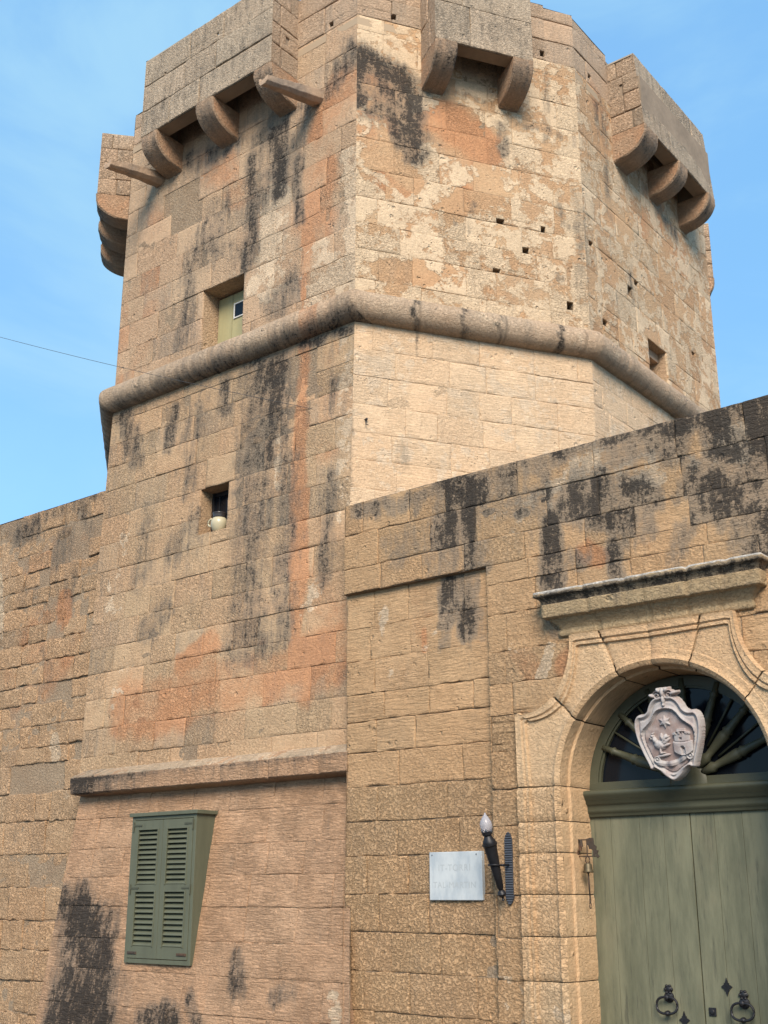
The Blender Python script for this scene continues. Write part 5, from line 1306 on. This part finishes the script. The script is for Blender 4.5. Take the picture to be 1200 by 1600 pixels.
zt_ = q1.z-.035; zb_ = zt_-.105; bm = bmesh.new()
tube(bm, [(XB, yb, zt_), (XB+.12, yb, zt_)], .0045, 6); tube(bm, [(XB-.0, yb, zb_), (XB+.145, yb, zb_)], .0045, 6)
tube(bm, [(XB+.075, yb, zt_), (XB+.075, yb, zb_)], .0040, 6)
for (yy, dz) in ((0, -.02), (.006, -.045), (0, -.07)):
    tube(bm, [(XB+.024+yy, yb, zt_), (XB+.024+yy*2, yb, zt_+dz)], .010, 6)
poly_ = [(-.07, .004), (-.10, .012), (-.125, .010), (-.128, -.03), (-.146, -.045), (-.142, -.065), (-.160, -.070), (-.150, -.09), (-.166, -.108), (-.148, -.118), (-.138, -.085), (-.130, -.112), (-.118, -.10), (-.120, -.07), (-.105, -.06), (-.092, -.060), (-.085, -.035), (-.074, -.03)]
prism(bm, poly_, lambda a_, b_: (XB-a_, yb-.003, zt_+b_), lambda a_, b_: (XB-a_, yb+.003, zt_+b_))
bm_obj('pierced_bracket', bm, M['rust'], bell)
xb = XB+.075; yb_ = yb; bc = Vector((xb, yb_, zb_-.03)); bm = bmesh.new()
tube(bm, [bc+Vector((.016*math.cos(t), .0, .022*math.sin(t)+.006)) for t in np.linspace(0, 2*math.pi, 14, endpoint=False)], .004, 6, closed=True)
bm_obj('hook', bm, M['rust'], bell, smooth=True)
M['bronze'] = simple('dull_bronze', (.12, .095, .055), .5, .5, var=.3, scale=40)
bm = bmesh.new(); lathe(bm, bc+Vector((0, 0, -.012)), (0, 0, -1), [(0, .010), (.004, .022), (.014, .027), (.035, .029), (.050, .033), (.056, .037), (.060, .034)], 22); bm_obj('bell_body', bm, M['bronze'], bell, smooth=True, auto=45)
bm = bmesh.new(); cb = bc+Vector((0, 0, -.07)); bmesh.ops.create_uvsphere(bm, u_segments=10, v_segments=8, radius=.010, matrix=Matrix.Translation(cb)); tube(bm, [cb, cb+Vector((0.004, 0, -.15))], .005, 6)
c2 = cb+Vector((.004, 0, -.17)); tube(bm, [c2+Vector((0, .006*math.cos(t), .022*math.sin(t))) for t in np.linspace(0, 2*math.pi, 12, endpoint=False)], .003, 6, closed=True)
c3 = c2+Vector((0, 0, -.036)); tube(bm, [c3+Vector((.006*math.cos(t), 0, .020*math.sin(t))) for t in np.linspace(0, 2*math.pi, 12, endpoint=False)], .003, 6, closed=True)
bm_obj('pull_rod', bm, M['rust'], bell, smooth=True)

# ================================================================== jug in the lower tower opening
yj = float(ya(4.9))+.065; pj = PB(342, 828, yj); jx, jz = pj.x, 4.888
jug = empty('clay_jug', (jx, yj, jz), 'cream glazed jug with a dark rim standing in the small tower opening', 'jug')
bm = bmesh.new(); lathe(bm, (jx, yj, jz), (0, 0, 1), [(0, .045), (.005, .052), (.03, .066), (.07, .080), (.10, .080), (.125, .070), (.138, .060)], 28); bm_obj('body', bm, M['cream'], jug, smooth=True)
bm = bmesh.new(); lathe(bm, (jx, yj, jz+.134), (0, 0, 1), [(0, .060), (.012, .064), (.03, .062), (.045, .068), (.052, .070), (.053, .058), (.03, .053)], 28); bm_obj('rim', bm, M['brownglaze'], jug, smooth=True)
bm = bmesh.new(); tube(bm, [(jx-.068-.048*math.sin(t), yj-.03, jz+.100+.036*math.cos(t)) for t in np.linspace(0, math.pi, 12)], .010, 8); bm_obj('handle', bm, M['cream'], jug, smooth=True)

# ================================================================== overhead wire
pe = FB.uz(571, 656); P_, _ = FB.pos(np.array([pe[0]]), np.array([pe[1]]), np.array([.01])); e_ = Vector(P_[0])
s_ = Vector(on_plane(-420, 395, (0, 5.6, 0), (0, 1, 0)))
wr = empty('overhead_wire', tuple(e_), 'thin drooping grey wire fixed to the tower corner below the moulding', 'wire')
bm = bmesh.new(); ptw = []
for i in range(41):
    t = i/40; q = e_.lerp(s_, t); q = q+Vector((0, 0, -.55*4*t*(1-t)*.30)); ptw.append(q)
tube(bm, ptw, .0025, 6); bm_obj('cable', bm, M['wire'], wr)
bm = bmesh.new(); lathe(bm, e_+Vector((-.01, .01, 0)), (nB[0], nB[1], 0), [(0, .012), (.02, .012), (.035, .008)], 10); tube(bm, [e_, e_+Vector((.01, -.01, -.05)), e_+Vector((.03, .0, -.06))], .004, 6); bm_obj('anchor', bm, M['iron'], wr)
